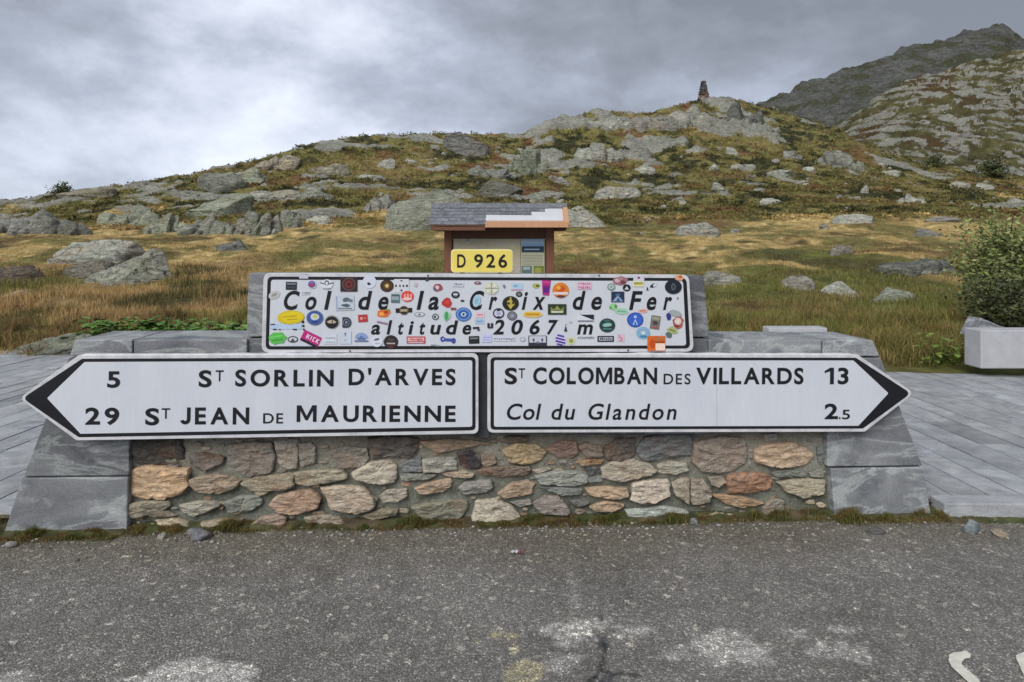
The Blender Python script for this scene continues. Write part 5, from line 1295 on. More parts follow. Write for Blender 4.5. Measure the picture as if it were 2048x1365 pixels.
ST = [
 ('r',583,572,22,16,1,'2c3038',[('r',0,-4,18,3,0,'7c828e'),('r',0,3,17,1.4,0,'4c525c')]),
 ('c',624,569,19,18,0,'ccd0e4',[('c',0,0,15,14,0,'6a5a9a'),('c',0,2,9,7,0,'a03c62'),('r',0,-3,6,2,0,'8088c0')]),
 ('c',654,569,24,20,0,'d8dde8',[('r',-9,-2,9,2,20,'3c4650'),('r',9,-2,9,2,-20,'3c4650'),('c',0,-3,9,10,0,'505a64'),('c',0,-2,5,7,0,'d4dae4'),('r',0,8,16,1.2,0,'9aa0ac')]),
 ('r',698,569,34,29,0,'38242a',[('c',0,0,26,25,0,'6c5a50'),('c',0,0,23,22,0,'40262a'),('c',0,0,15,15,0,'7a2e30'),('b',0,0,8,8,0,'40181c')]),
 ('c',739,564,27,27,0,'d0d6e6',[('b',-1,4,8,6,20,'1c2028')]),
 ('c',549,590,24,16,-25,'c4c4c4',[('c',0,0,16,10,0,'b0b0b2'),('r',0,0,9,3,0,'8c8c90')]),
 ('r',612,586,17,7,-5,'d2d8e4',bars(6,15,3,'5c6870',0,3)),
 ('r',690,606,37,30,-2,'c0cad8',[('r',-16,0,2,27,0,'8c9cc4'),('b',3,-6,18,9,-10,'56666e'),('b',12,-4,9,8,20,'6a7a84'),('b',2,5,19,7,5,'4e5e66'),('r',0,11,27,2.5,2,'7c8a92')]),
 ('c',582,635,54,28,-3,'d2bc2c',[('c',2,-1,44,20,-2,'e0c81e'),('r',-2,-2,28,2.2,-2,'b89c1c'),('r',3,4,22,1.8,-2,'b89c1c')]),
 ('r',572,653,62,11,0,'b4cbe8',[('r',-22,6,7,2.5,0,K),('r',-12,6.5,4,2,0,K),('r',18,6,8,2.4,0,K),('r',-26,-4,9,2,0,K)]),
 ('c',606,644,6,6,0,K),('c',607,652,5,5,0,K),('c',608,659,5,4,0,'4a4e5c'),
 ('b',555,676,40,26,-5,'5cba50',[('r',-2,-3,26,3,-4,'7cd070'),('r',0,4,22,2.5,-4,'3e9a40')]),
 ('c',586,679,21,13,0,'2c3236',[('c',0,0,17,9,0,'c2c8d2'),('t',0,1,9,6,0,'2a2e34')]),
 ('r',622,678,38,23,26,'b82a7c',[('r',0,9,36,5,0,'2e2030'),('r',-9,-2,2.2,10,0,'f0d0e6'),('r',-5.5,-4,2,6,40,'f0d0e6'),('r',-5.5,0,2,6,-40,'f0d0e6'),('r',0,-2,2,9,0,'f0d0e6'),('r',5,-2,2,9,0,'f0d0e6'),('r',7,-6,4,1.8,0,'f0d0e6'),('r',7,2,4,1.8,0,'f0d0e6'),('r',12,-2,2,9,0,'f0d0e6'),('r',14.5,-4,2,6,40,'f0d0e6'),('r',14.5,0,2,6,-40,'f0d0e6')]),
 ('c',630,636,34,30,0,'5e6c8c',[('c',0,0,29,26,0,'3c569c'),('b',0,-2,18,16,0,'c4d0d8'),('c',1,-3,8,8,0,'c8c070'),('b',0,7,12,5,0,'2a3c84')]),
 ('c',664,644,29,27,0,'9a9c98',[('c',0,1,26,24,0,'1c1c1e'),('b',0,0,21,8,0,'b8ac9c'),('r',1,0,2,7,10,'3a3230')]),
 ('d',694,645,18,21,0,'333c4c',[('c',-1,0,13,14,0,'8a94a2'),('c',-1,0,11,12,0,'2c3644'),('c',-1,0,5,6,0,'8a94a2')]),
 ('r',726,637,19,15,-3,'b03a3e',[('r',-3,0,5,5,0,'e0a098'),('r',4,0,5,3,0,'cc7068')]),
 ('r',661,678,26,20,0,'cfd6e4',bars(6,20,2.5,'8c969e',-2,5)+[('r',0,6,20,1,0,'a0a8b0')]),
 ('r',691,675,24,26,0,'c6cfe0',[('t',0,-5,5,8,180,'6c7880'),('r',0,5,4,1.5,0,'8a949e')]),
 ('a',723,671,26,11,0,'8ca0cc',[('t',0,4,18,8,0,'5c76b0'),('r',0,11,27,3,0,'6478ac')]),
 ('c',754,682,24,24,0,'d4dae8',[('b',0,-3,13,5,-15,'56606c'),('r',1,5,10,1.2,0,'a0a8b2')]),
 ('c',774,572,27,25,0,'3a281e',[('c',0,0,21,19,0,'503622'),('c',0,0,9,9,0,'b09850'),('b',0,0,5,7,0,'d8c888')]),
 ('r',803,572,30,27,0,'d0d4dc',[('r',0,-10,4,2.4,0,K),('r',-11,0,3.5,4,0,K),('r',-3,0,3,4,0,'3c404a'),('r',4,0,3,4,0,'3c404a'),('r',11,0,3.5,4,0,K),('r',0,9,3.5,3,0,K)]),
 ('r',832,570,6,8,20,'c0b0b8'),
 ('c',815,593,25,22,0,'d84840',[('b',0,5,20,7,0,'e8c4c4'),('r',-5,-1,3,7,0,'f0b0a8'),('r',1,-2,3,7,0,'f0b0a8'),('r',7,-1,3,7,0,'f0b0a8')]),
 ('r',791,597,17,17,2,'52707a',[('r',0,-1,15,9,0,'93a4aa'),('r',0,-5,15,1.5,0,'38505c')]),
 ('b',767,627,30,20,-5,'d86c34',[('c',-4,1,11,8,0,'e8a04c'),('b',5,-2,10,6,0,'b03424'),('r',8,-6,10,3,0,'8c8c30')]),
 ('r',765,646,22,4,12,'98789c'),
 ('r',808,621,33,9,-2,'231d1a',[('c',0,0,19,18,0,'5e5442'),('c',0,0,15,14,0,'2c241c'),('r',0,0,14,5,0,'a89c84')]),
 ('b',876,575,22,18,-10,'9c4c58',[('c',-2,0,9,8,0,'d0c4cc'),('b',-7,2,7,8,0,'5a5c6c')]),
 ('r',916,569,22,9,3,'ccd4e2',bars(5,17,3.5,'6c7684',0,8)),
 ('c',911,590,17,14,0,'1c2228',[('c',0,-1,10,5,0,'c0c8d0'),('b',0,2,9,3,0,'7c868e')]),
 ('b',894,606,22,22,-30,'b83434',[('b',1,-1,12,9,0,'c84840')]),
 ('b',925,602,10,5,0,'30343c'),
 ('c',927,629,32,28,0,'4474b8',[('c',0,0,26,23,0,'7ea0d0'),('c',0,0,22,19,0,'3462ac'),('c',0,0,11,9,0,'c0d0e4'),('c',0,0,5,5,0,'183c70')]),
 ('b',893,632,18,22,20,'a4d0b0',[('c',0,0,8,18,-18,'4c9c68')]),
 ('c',871,634,14,13,0,'5a6268',[('c',0,0,9,8,0,'d0d6dc'),('r',-1,0,5,5,0,'50565c')]),
 ('c',839,629,22,9,0,'8c929c',[('c',0,0,18,6,0,'ccd4de'),('b',0,0,6,4,0,'666e7a')]),
 ('r',907,618,11,5,3,'8c5058'),
 ('c',782,684,29,27,0,'2c282a',[('r',0,3,17,3,0,'b0a0a0'),('b',0,-4,14,6,0,'4c4446'),('b',0,9,16,5,0,'5e2c34')]),
 ('r',832,680,37,14,0,'b44450',[('r',0,-1,33,7,0,'e8b8b8'),('r',0,5,30,1.5,0,'e0d0d4')]+bars(7,28,4,'c04850',-1,4)),
 ('r',896,680,20,6,3,'4454a4',[('c',-11,-1,9,11,0,'3c4c9c'),('c',11,1,9,11,0,'3c4c9c'),('c',-10,-1,4,4,0,'a8b0d8')]),
 ('r',948,680,21,15,-2,'1a1c20',[('r',0,-3,16,3,0,'7c828a'),('r',0,3,14,1,0,'4c5258')]),
 ('r',952,656,13,4,-3,'2a2c34'),('b',957,660,7,4,0,'3c4048'),
 ('c',953,602,15,25,12,'a8c8dc',[('c',0,0,8,14,0,'90b8d0')]),
 ('r',960,630,18,11,0,'dcc4d0',[('r',0,0,11,3,0,'d08898')]),('r',959,643,18,10,0,'a8c4e0',[('r',0,0,12,3,0,'7ca0c8')]),
 ('b',955,566,16,7,0,'5a3038',[('r',0,0,7,2.5,0,'c8a8b0')]),
 ('c',983,577,28,25,0,'cfd2c0',[('r',0,0,26,1.2,0,'6c7058'),('r',0,0,1.2,24,0,'6c7058'),('c',-6,-5,6,5,0,'e0e2d4'),('c',6,-5,6,5,0,'e0e2d4'),('c',-6,6,6,5,0,'e0e2d4'),('c',6,6,6,5,0,'e0e2d4')]),
 ('b',1008,573,6,8,-20,'74787c'),
 ('r',1034,574,24,15,0,'b0cce0',[('b',-3,-2,10,5,0,'80acc8'),('r',0,6,22,2,0,'d48ca4')]),
 ('b',1072,572,17,11,0,'a4b45c',[('b',3,0,8,5,0,'6c4420')]),
 ('u',1092,576,18,30,2,'b02c80',[('u',0,4,14,12,0,'602080'),('r',0,-11,15,3,0,'d04c8c'),('r',0,-3,13,4,0,'8c1f74')]),
 ('c',1121,581,33,31,0,'d8802c',[('b',0,-3,22,12,0,'c85424'),('c',-4,-5,9,8,0,'f0a83c'),('r',0,6,29,5,0,'e4d4d4'),('b',0,12,18,5,0,'5c3448')]),
 ('c',1021,607,33,29,0,'26251a',[('b',0,0,18,15,0,'b8a84c'),('r',0,-8,3,8,0,'c8b85c'),('c',-4,0,5,5,0,'2c2a1c'),('c',5,-1,5,5,0,'2c2a1c'),('t',0,9,8,6,180,'c8b85c')]),
 ('c',1038,589,13,11,0,'23272a',[('c',0,0,6,6,0,'9ca0a0'),('r',0,0,2,4,20,'23272a')]),
 ('c',997,627,23,21,0,'222634',[('c',0,0,18,15,0,'c4c8dc'),('b',0,-6,9,4,0,'30344c'),('b',0,7,8,4,0,'2c3048'),('b',0,0,9,5,0,'a0a4bc')]),
 ('c',1024,632,20,18,0,'50505e',[('c',0,0,16,14,0,'8c8c9c'),('c',0,0,12,11,0,'646474'),('c',0,0,8,7,0,'9c9cac')]),
 ('c',1065,629,40,13,0,'e6cc84',[('r',0,0,32,8,0,'d8ac3c'),('r',0,0,26,2.5,0,'b88c2c')]),
 ('r',1114,619,37,21,0,'202c24',[('r',0,0,35,19,0,'2e3c24'),('t',0,-3,15,9,0,'8c9450'),('t',-11,-1,9,10,-25,'7c8448'),('t',11,-1,9,10,25,'7c8448'),('r',0,5,24,4,0,'c8ccb4')]),
 ('r',977,651,5,9,0,'2a2e38'),('r',984,651,5,9,0,'2a2e38'),('r',980.5,655.5,9,3,0,'2a2e38'),
 ('r',1075,682,37,21,0,'343240',[('r',0,-3,33,13,0,'c4c8d8'),('t',-8,0,5,9,180,'48485a'),('t',9,0,5,9,180,'48485a'),('b',0,3,9,5,0,'74788a')]),
 ('c',1120,680,23,23,0,'d0cce8',[('r',1,-8,14,4,14,'5c44a0'),('r',0,-2,19,3.5,14,'5438a0'),('r',0,4,19,3.5,14,'5438a0'),('r',-1,9,11,3,14,'5438a0')]),
 ('c',1142,682,16,16,0,'ccd0b0',[('c',0,0,9,9,0,'9ca04c')]),
 ('r',1008,678,46,9,0,'ced4e2',bars(9,42,3.5,'8c94a0',0,12)),
 ('b',1045,679,14,11,0,'a8b0bc',[('b',0,0,8,5,0,'d8dce4')]),
 ('r',973,677,20,16,0,'c4c8ec',[('r',0,-2,15,2,0,'a4a8dc'),('r',0,3,14,1.5,0,'a4a8dc')]),
 ('t',1131,657,7,12,0,'3c3440',[('c',0,-8,3,3,0,'9ca0a8')]),('b',1141,645,7,5,0,'b0b4bc'),
 ('r',1168,572,29,15,0,'dcbcd0',bars(6,25,4,'c46c98',-4,31)+bars(6,25,4,'c46c98',3,32)),
 ('r',1171,636,34,14,0,'d4dae6',[('w',2,-1,29,11,0,'20262c'),('r',0,6,31,1.5,0,'30363c')]),
 ('c',1214,651,32,28,0,'24403f',[('b',0,-1,21,9,-6,'8cb8b4'),('r',0,7,18,2,0,'5c8c88'),('c',0,-9,14,5,0,'3c645c')]),
 ('c',1222,574,16,14,0,'7c9490',[('c',0,0,11,9,0,'b8c8c8'),('t',0,1,6,5,180,'6c8480')]),
 ('b',1240,562,34,19,0,'9c7078',[('b',-6,0,12,9,0,'c8acb4'),('b',6,3,12,8,0,'703c48'),('b',2,-4,9,5,0,'b88c94')]),
 ('c',1253,576,16,14,0,'1a1d20',[('t',0,0,9,7,0,'c8ccd4')]),
 ('r',1277,558,22,13,0,'ccccdc',[('r',0,-2,5,4,0,'8c3c60')]),('r',1276,568,22,11,0,'dcdcb0',[('r',0,-1,18,5,0,'a8a050')]),
 ('r',1235,594,26,21,0,'22344e',[('t',0,3,22,12,0,'8ca4c0'),('t',1,5,8,7,0,'2c4c8c'),('c',0,-4,10,5,0,'506c90')]),
 ('b',1226,614,19,15,0,'94c88c',[('b',5,-1,6,8,0,'4c8c4c'),('b',-5,2,6,5,0,'5ca05c')]),('c',1243,623,28,13,5,'a4ccb8',[('r',0,0,18,3,0,'74ac8c')]),
 ('b',1306,571,16,8,-25,'2c3238',[('c',3,1,8,5,0,'d0d6e2')]),('t',1294,577,5,8,-10,'2c3238'),
 ('c',1346,574,34,29,0,'1d2430',[('c',0,0,9,14,0,'5e646e'),('c',0,0,5,9,0,'303640')]),
 ('b',1358,556,18,15,0,'d8a07c',[('r',2,-2,6,4,0,'b05c34')]),
 ('c',1270,640,33,30,0,'2c50a8',[('c',0,0,28,25,0,'3c62c4'),('t',0,4,11,12,0,'a8c4ec'),('c',0,-6,6,6,0,'a8c4ec'),('t',0,6,5,7,0,'2c50a8')]),
 ('r',1310,645,19,27,8,'77736f',[('r',0,-8,15,6,0,'989a88'),('b',0,1,12,9,0,'4c4040'),('r',1,10,12,3,0,'a45c58')]),
 ('b',1337,633,11,17,0,'343c84'),('c',1350,627,26,12,15,'a0a8a8'),('b',1356,645,24,30,10,'a85c54',[('c',-1,-2,14,14,0,'d8c4c0'),('b',-2,8,12,5,0,'7c3428'),('c',-2,-1,8,7,0,'e0d8c8')]),
 ('b',1344,661,24,17,20,'a8b078',[('r',0,0,13,2.5,0,'6c7c38')]),
 ('c',1286,666,28,24,0,'7cb4d4',[('c',1,-2,20,15,0,'94a8cc'),('c',0,0,9,7,0,'bce0d8'),('b',0,7,18,5,0,'3c84b0')]),
 ('b',1337,670,15,12,20,'5c6c6c'),
 ('r',1312,687,36,30,0,'d4682c',[('r',8,7,19,14,0,'f2d8cc'),('r',7,-9,18,6,0,'b8703c'),('b',-8,0,12,20,0,'c04c1c'),('r',7,-3,18,3,0,'944c1c')]),
 ('r',1211,678,33,12,0,'26262e',[('r',0,0,27,7,0,'b4b8c8')]+bars(6,24,5,'34343e',0,21)),
 ('r',1241,676,14,15,0,'dcbccc',[('r',-3,-3,2,8,0,'c87c98'),('r',1,0,6,2,30,'c87c98'),('r',1,4,6,2,-30,'c87c98')]),
 ('c',1285,622,20,9,-4,'dcb4ac',[('r',0,0,12,2.5,0,'c4786c')]),
 ('r',1171,675,34,4,0,'c8ced8',bars(8,32,2,'4c525c',0,6)),
 ('r',608,554,18,7,0,'c0c6d4'),('c',1355,597,4,6,0,'808896'),
 ('c',854,560,8,6,0,'3a424c'),('r',870,691,16,3,6,'8c9698'),
]
for s_ in ST: sticker(*s_)
for (cx, cy) in ((612, 551), (856, 551.5), (1198, 551.5), (700, 702.5), (1256, 701)):
    q = P(cx, cy, DN); mb = MB(); mb.prism([(q[0]+.005*math.cos(k*.7854), q[1]+.005*math.sin(k*.7854)) for k in range(8)], -(DN+.003), -(DN-.002), (1, 1, 1)); mb.build('rivet', M['steel'], sn)

# yellow road number plate and the post carrying the signs
sy = rig_empty('route_number_sign'); tag(sy, 'small yellow route number sign reading D 926 on top of the name sign', 'route sign')
DY = .09
M['pale_yellow'] = mat_plain('pale_yellow', (.85, .76, .33), .45, .05, 9)
plate('panel', [(902, 499), (1025.5, 499), (1025.5, 545.5), (902, 545.5)], 8, DY, DY-.022, M['pale_yellow'], sy, .002)
plate('face', [(904.5, 501.5), (1023, 501.5), (1023, 543.5), (904.5, 543.5)], 6, DY+.001, DY+.0002, M['yellow'], sy)
lettering([('D', 914, 931, 509, 535.5, .016, 0), ('926', 948, 1014, 509, 535.5, .016, 0)], DY+.003, sy, M['paint_black'])
for x_ in (925, 1000):
    a = P(x_-4, 520, DY-.023); b2 = P(x_+4, 600, DY-.023); mb = MB(); mb.box(a[0], b2[0], -(DY-.0235), -(DY-.036), b2[1], a[1], (1, 1, 1)); mb.build('bracket', M['steel'], sy)
po = rig_empty('mounting_post'); tag(po, 'dark steel post showing in the gap between the two arrow signs', 'post')
a = P(955, 700, .06); b2 = P(978, 905, .06); mb = MB(); mb.box(a[0], b2[0], -.07, -.032, b2[1]+.08, a[1]+.0, (1, 1, 1)); mb.build('upright', M['steel'], po, bevel=.003)
for (x0, x1, y) in ((130, 940, 745), (130, 940, 845), (990, 1740, 745), (990, 1740, 835)):
    a = P(x0, y, .08); b2 = P(x1, y, .08); mb = MB(); mb.box(a[0], b2[0], -(DS-.032), -.073, a[1]-.02, a[1]+.02, (1, 1, 1)); mb.build('rail', M['steel'], po)

# ------------------------------------------------------------------ grass and moss at the wall foot
def foot_grass():
    rs = np.random.RandomState(31); n = 210000
    u = rs.uniform(-3.6, 3.9, n); dens_ = fbm(u*1.7, u*0+.5, oct=4, seed=151)
    px_ = 1024+F*u/(Y0+SL*u)
    onwall = (px_ > 0) & (px_ < 1872)
    thr = np.where(px_ < 258, -.6, np.where(px_ > 1660, -.5, -.30))
    keep = (dens_ > thr+rs.uniform(-.25, .25, n)) & (fbm(u*9, u*0+2, oct=3, seed=155) > rs.uniform(-.9, .05, n))
    off = np.where(px_ < 262, .055, np.where((px_ > 1655) & onwall, .055, .0))
    depth = np.abs(rs.normal(0, .040, n))
    depth = np.where(~onwall, rs.uniform(-.14, .12, n), depth)
    d = off+depth
    u, d, px_ = u[keep], d[keep], px_[keep]; n = len(u)
    x = u; y = Y0+SL*u-d; z = gz(u)
    g_ = sstep(fbm(u*4, d*9, oct=3, seed=152), -.2, .2)[:, None]
    c = (np.array([.21, .145, .065])*(1-g_)+np.array([.115, .14, .04])*g_)*rs.uniform(.4, 1.5, n)[:, None]; yw = (rs.uniform(size=(n, 1)) < .15); c = np.where(yw, np.array([.32, .27, .10]), c)
    tall = sstep(fbm(u*5+9, u*0, oct=3, seed=153), .12, .4)
    cl_ = np.clip(.25+2.2*fbm(u*11, d*14+3, oct=3, seed=154), .05, 1.5)
    h = (.006+.034*cl_*rs.uniform(.3, 1, n)+.06*tall*rs.uniform(0, 1, n))
    o = blades('verge_grass', np.stack([x, y, z+.0], 1), h, rs.uniform(.0015, .0038, n), c, .9, 33, 'blade', True)
    tag(o, 'short mossy brown and green tufts along the foot of the wall and kerb', 'grass', kind='stuff')
foot_grass()
def soil_strip():
    n = 1300; us = np.linspace(-5, 6, n); D_ = np.linspace(-.30, 1.0, 16)
    px_ = 1024+F*us/(Y0+SL*us); add = np.where((px_ < 262) | (px_ > 1655), .045, 0.)+np.where(px_ > 1872, .05, 0)
    wid = .085+.035*fbm(us*2.2, us*0, oct=4, seed=161)+add
    Uu, T = np.meshgrid(us, np.linspace(0, 1, 14)); dd = -.30+(wid[None]+.30)*T; dd = np.where(T < .3, -.30+T/.3*.28, -.02+(T-.3)/.7*(wid[None]+.02))
    y = Y0+SL*Uu*np.where(Uu > 2.6, .92, 1)-dd
    z = GS*Uu+.03*(1-sstep(T, .35, 1.0))-.006*sstep(T, .9, 1)+.012*fbm(Uu*14, dd*18, oct=4, seed=162)*sstep(T, .25, .4)
    k_ = .8+.9*np.clip(fbm(Uu*9, dd*14, oct=5, seed=163), -.6, .6); g_ = sstep(fbm(Uu*3, dd*3, oct=3, seed=164), -.2, .2)[..., None]
    c = (np.array([.105, .085, .055])*(1-g_)+np.array([.075, .085, .035])*g_)*k_[..., None]
    tag(mesh_obj('soil', np.stack([Uu, y, z], -1), grid_faces(14, n)[:, ::-1], M['pebble'], None, c.reshape(-1, 3), True), kind='structure')
soil_strip()
def tuft(px, py, n, h, c, seed, lab):
    rs = np.random.RandomState(seed); q = ground_px(px, py)
    pos = np.stack([q.x+rs.normal(0, .022, n), q.y+rs.normal(0, .012, n), np.full(n, q.z)], 1)
    c = np.array(c)*rs.uniform(.6, 1.5, n)[:, None]; dry = rs.uniform(size=(n, 1)) < .3; c = np.where(dry, np.array([.30, .21, .09]), c)
    tag(blades('grass_tuft', pos, rs.uniform(.4, 1.1, n)*h, np.full(n, .0035), c, 1.0, seed, 'blade', True), lab, 'grass tuft')
tuft(826, 1052, 170, .085, (.14, .17, .05), 1, 'spiky green grass tuft left of the pale triangular stone')
tuft(862, 1050, 120, .06, (.12, .14, .04), 2, 'lower green tuft right beside the spiky one')
tuft(1512, 1040, 130, .08, (.14, .16, .05), 3, 'yellow-green tuft under the rust-coloured stone')
tuft(1565, 1036, 130, .07, (.13, .14, .05), 4, 'thin tuft beside the brown bottom stone near the right pier')
tuft(1625, 1033, 130, .075, (.14, .14, .06), 5, 'straggly tuft just left of the right pier')
tuft(1840, 1032, 150, .06, (.17, .13, .06), 6, 'brownish tuft at the outer foot of the right pier')
tuft(1722, 1042, 90, .045, (.15, .12, .05), 7, 'tiny brown tuft in front of the right pier')
tuft(1160, 1048, 130, .04, (.06, .12, .03), 8, 'dark green low tuft at the middle of the wall foot')

# ------------------------------------------------------------------ information shelter behind the wall
KY = 10.75
def KX(px, Y=KY): return (px-1024)/F*Y
def KZ(py, Y=KY): return CH-(py-HOR)*Y/F
ki = empty('information_shelter', (0, 0, 0)); tag(ki, 'brown wooden information shelter with a damaged slate roof', 'shelter')
def mk_wood(name, a, b_):
    m, t, b = new_mat(name); g = G(t); p = g.obj()
    n = g.noise(g.map(p, (22, 22, 2.0)), 2.5, 6, .65)
    set_in(t, b, 'Base Color', g.mix(1., g.ramp(n, [(.3, a), (.7, b_)]), g.col(), 'MULTIPLY')); b.inputs['Roughness'].default_value = .6
    set_in(t, b, 'Normal', g.bump(n, .5, .004)); return m
M['wood'] = mk_wood('wood', (.140, .052, .027), (.235, .094, .048)); M['fresh'] = mk_wood('fresh_wood', (.46, .24, .125), (.60, .34, .20))
zg = hz(0, KY)-.1
for a_, b_ in ((889, 904), (1092, 1108)):
    mb = MB(); mb.box(KX(a_), KX(b_), KY-.06, KY+.06, zg, KZ(455), (1, 1, 1)); mb.build('post', M['wood'], ki, bevel=.008)
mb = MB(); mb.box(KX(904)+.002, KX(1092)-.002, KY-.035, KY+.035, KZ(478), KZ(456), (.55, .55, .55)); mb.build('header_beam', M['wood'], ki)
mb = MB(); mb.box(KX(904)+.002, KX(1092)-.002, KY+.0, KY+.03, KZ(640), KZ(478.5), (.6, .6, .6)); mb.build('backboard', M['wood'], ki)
# roof: two slopes on a ridge
eY, eZ, rY, rZ = KY-.42, KZ(450, KY-.42), KY, KZ(411, KY)
xl, xr = KX(858, eY), KX(1137, eY); sv = Vector((0, rY-eY, rZ-eZ)); sl_ = sv.length; sv.normalize(); nv = Vector((0, -sv.z, sv.y))
def rp_(x, s, h): q = Vector((x, eY, eZ))+sv*s+nv*h; return (q.x, q.y, q.z)
mb = MB()
mb.add([rp_(xl+.02, 0, 0), rp_(xr, 0, 0), rp_(xr, sl_, 0), rp_(xl+.02, sl_, 0), rp_(xl+.02, 0, -.03), rp_(xr, 0, -.03), rp_(xr, sl_, -.03), rp_(xl+.02, sl_, -.03)], [(0, 1, 2, 3), (7, 6, 5, 4), (0, 4, 5, 1), (1, 5, 6, 2), (3, 7, 4, 0)], (1, 1, 1)); mb.build('roof_deck', M['fresh'], ki)
M['membrane'] = mat_plain('membrane', (.55, .56, .60), .6, .1, 5)
xe = KX(970, eY)
mb = MB(); mb.add([rp_(xe, .10, .004), rp_(xr-.07, .10, .004), rp_(xr-.07, sl_*.93, .004), rp_(xe, sl_*.93, .004)], [(0, 1, 2, 3)]); mb.build('membrane', M['membrane'], ki)
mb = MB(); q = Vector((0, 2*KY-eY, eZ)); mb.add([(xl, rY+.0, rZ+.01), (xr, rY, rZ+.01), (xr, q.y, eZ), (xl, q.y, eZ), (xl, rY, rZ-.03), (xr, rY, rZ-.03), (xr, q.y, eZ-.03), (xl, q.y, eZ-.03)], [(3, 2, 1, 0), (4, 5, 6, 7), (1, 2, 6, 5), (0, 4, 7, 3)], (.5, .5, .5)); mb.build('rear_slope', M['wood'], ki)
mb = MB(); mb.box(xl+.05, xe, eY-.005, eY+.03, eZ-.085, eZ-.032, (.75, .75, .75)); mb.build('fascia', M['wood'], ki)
mb = MB(); mb.box(xe+.002, xr, eY-.012, eY+.02, eZ-.04, eZ+.045, (1, 1, 1)); o = mb.build('fascia', M['fresh'], ki); o['label'] = 'bare orange fascia board'
mb = MB(); mb.add([rp_(xr-.06, 0, .02), rp_(xr+.01, 0, .02), rp_(xr+.01, sl_, .02), rp_(xr-.06, sl_, .02), rp_(xr-.06, 0, -.05), rp_(xr+.01, 0, -.07), rp_(xr+.01, sl_, -.05), rp_(xr-.06, sl_, -.05)], [(0, 1, 2, 3), (0, 4, 5, 1), (1, 5, 6, 2), (3, 7, 4, 0)], (1, 1, 1)); mb.build('barge_board', M['fresh'], ki)
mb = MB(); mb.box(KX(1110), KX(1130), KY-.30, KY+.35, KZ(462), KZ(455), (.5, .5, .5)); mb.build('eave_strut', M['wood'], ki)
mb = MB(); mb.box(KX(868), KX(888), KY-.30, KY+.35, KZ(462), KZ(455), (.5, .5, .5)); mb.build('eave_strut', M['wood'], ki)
rk = random.Random(3); rows = 6; sw = .19
M['slate_tile'] = mk_slate('slate_tile', (.10, .105, .125), (.15, .158, .185), (.20, .21, .24), .2, 3)
# step line of the damage: rows from eave to ridge and where the surviving slates stop
stop = [970, 970, 970, 1062, 1090, 1112]
for r_ in range(rows):
    s0 = sl_*r_/rows; s1 = sl_*(r_+1)/rows+.03; x = xl-.0+(sw/2 if r_ % 2 else 0)
    if r_ % 2:
        x0s = [(xl, xl+sw/2)]
    else: x0s = []
    while x < xr+.02:
        x0s.append((x, min(x+sw, xr+.02))); x += sw
    xst = KX(stop[r_], eY+(rY-eY)*r_/rows)
    for (a_, b_) in x0s:
        b_ = min(b_, xst+rk.uniform(-.01, .02))
        if b_-a_ < .04: continue
        t_ = rk.uniform(.75, 1.15); g_ = .003; j = rk.uniform(-.006, .006)
        mb = MB(); V = [rp_(a_+g_, s0+j-.012, .016), rp_(b_-g_, s0+j-.012, .016), rp_(b_-g_, s1, .007), rp_(a_+g_, s1, .007), rp_(a_+g_, s0+j-.012, .007), rp_(b_-g_, s0+j-.012, .007), rp_(b_-g_, s1, .002), rp_(a_+g_, s1, .002)]
        mb.add(V, [(0, 1, 2, 3), (7, 6, 5, 4), (0, 4, 5, 1), (1, 5, 6, 2), (2, 6, 7, 3), (3, 7, 4, 0)], (t_, t_, t_)); mb.build('roof_slate', M['slate_tile'], ki)
mb = MB(); mb.add([(xl-.01, rY-.09, rZ-.045), (xr+.01, rY-.09, rZ-.045), (xr+.01, rY, rZ+.035), (xl-.01, rY, rZ+.035), (xr+.01, rY+.09, rZ-.045), (xl-.01, rY+.09, rZ-.045)], [(0, 1, 2, 3), (3, 2, 4, 5)], (.95, .95, .95)); mb.build('ridge_cap', M['slate_tile'], ki)
# notice board
def mk_map():
    m, t, b = new_mat('panorama_print'); g = G(t); p = g.obj()
    n = g.noise(g.map(p, (1.0, 1, 3.0), (0, R(25), 0)), 3.2, 7, .65, 1.0)
    c = g.ramp(n, [(.3, (.24, .21, .15)), (.45, (.48, .46, .42)), (.55, (.46, .41, .24)), (.68, (.62, .58, .52))])
    set_in(t, b, 'Base Color', c); b.inputs['Roughness'].default_value = .3; return m
M['map'] = mk_map()
bx0, bx1 = KX(907), KX(1092)-.004
nb_ = empty('notice', (0, 0, 0)); 
mb = MB(); mb.box(bx0, KX(1041), KY-.012, KY-.002, KZ(600), KZ(476), (1, 1, 1)); mb.build('panorama_panel', M['map'], ki)
bpy.data.objects.remove(nb_)
po_x0, po_x1 = KX(1042), KX(1089)
def pbox(y0, y1, x0, x1, c, lv, mbp): mbp.box(x0, x1, KY-.014-lv*.002, KY-.003, KZ(y1), KZ(y0), hexc(c))
mb = MB(); pbox(476, 600, po_x0, po_x1, 'b8b8a0', 0, mb); pbox(478, 492, po_x0+.02, po_x1-.01, '9cb4d4', 1, mb); pbox(488, 497, po_x0+.01, po_x1-.02, '7c9cc4', 2, mb); pbox(493, 505, po_x0+.01, po_x1-.01, '25364a', 3, mb); pbox(498, 500.5, po_x0+.05, po_x1-.08, '8ca4c0', 4, mb)
for i in range(7): pbox(511+i*3, 512.2+i*3, po_x0+.02, po_x1-.03, '8a8c7c', 1, mb)
pbox(532, 556, po_x0+.01, KX(1064), '5c7070', 1, mb); pbox(532, 556, KX(1067), po_x1-.01, '6c7c3c', 1, mb); pbox(536, 546, KX(1070), KX(1082), 'a0984c', 2, mb)
pbox(534, 540, KX(1046), KX(1060), '9cacb0', 2, mb); pbox(565, 590, po_x0+.02, po_x1-.02, '8c8c7c', 1, mb)
mb.build('poster', M['sticker'], ki)

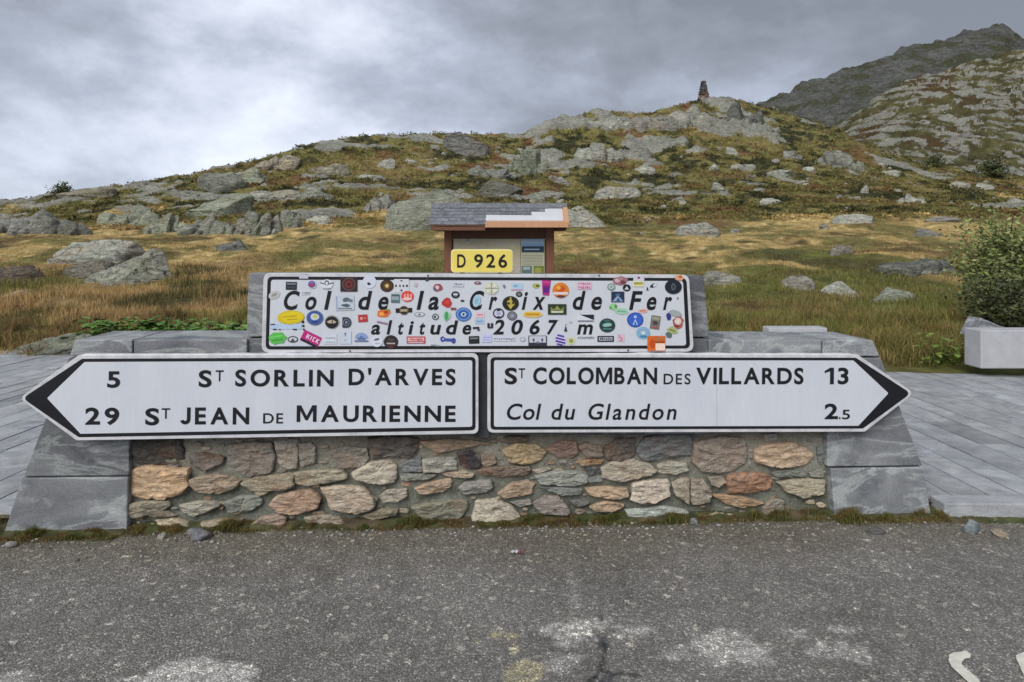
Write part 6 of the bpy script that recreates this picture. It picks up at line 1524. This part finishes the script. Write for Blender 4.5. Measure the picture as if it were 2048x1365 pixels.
# ------------------------------------------------------------------ pale stone blocks on the far side of the paving
def bench(px0, px1, py0, py1, Y, dep, label, name='stone_block', cat='stone block'):
    x0, x1 = (px0-1024)/F*Y, (px1-1024)/F*Y; zt_ = CH-(py0-HOR)*Y/F; zb_ = CH-(py1-HOR)*Y/F-.04
    mb = MB(); mb.box(x0, x1, Y, Y+dep, zb_, zt_, (1, 1, 1)); o = mb.build(name, M['concrete'], None, bevel=.012); tag(o, label, cat)
bench(1962, 2160, 661, 731, 8.0, .30, 'long pale block at the right edge of the paving')
bench(1538, 1655, 656, 722, 8.25, .22, 'short pale block seen just over the coping of the wall')
def slab2():
    Y = 8.9; mb = MB(); x0, x1 = (1943-1024)/F*Y, (2012-1024)/F*Y; z0 = CH-(672-HOR)*Y/F; z1 = CH-(636-HOR)*Y/F
    mb.prism([(x0, z0), (x1+.2, z0), (x1, z0+.10), (x0+.12, z1)], Y, Y+.25, (1.25, 1.25, 1.25)); o = mb.build('slate_slab', M['slate'], bevel=.01); tag(o, 'sloping grey slab behind the long pale block', 'slab')
slab2()

# ------------------------------------------------------------------ summit cairn
def cairn():
    px, py, Y = 1407, 195, 164.0; X = (px-1024)/F*Y; z0 = CH-(py+5-HOR)*Y/F; H = 37*Y/F
    root = empty('cairn', (X, Y, z0)); tag(root, 'tall tapering stone cairn on top of the summit crag', 'cairn')
    rs = np.random.RandomState(9); z = 0; k = 0
    pinks = [(1.3, .85, .85), (1.2, .75, .72), (.75, .6, .58), (.5, .5, .52), (.62, .62, .74), (.55, .55, .68)]
    while z < H:
        t = z/H; r = (1.05*(1-t)**1.1+.62)*(.95); hh = H*.075*rs.uniform(.8, 1.2); m = 5
        for q in range(m):
            a = q*6.283/m+k*.6; v, f = lump(rs, 2, 8, .6, .95, .05); v = v*np.array([r*.55, r*.5, hh*.62]); v = v+np.array([math.cos(a)*r*.5, math.sin(a)*r*.5, z+hh*.5])
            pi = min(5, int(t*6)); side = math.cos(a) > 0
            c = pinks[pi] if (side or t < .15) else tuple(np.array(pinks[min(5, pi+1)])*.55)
            mesh_obj('cairn_stone', v, f, M['rock_mid'], root, np.ones((len(v), 3))*np.array(c))
        z += hh; k += 1
cairn()
bpy.data.objects.remove(fo)
print('tris', sum(sum(len(p.vertices)-2 for p in m.polygons) if len(m.polygons) < 5000 else len(m.polygons)*2 for m in bpy.data.meshes))
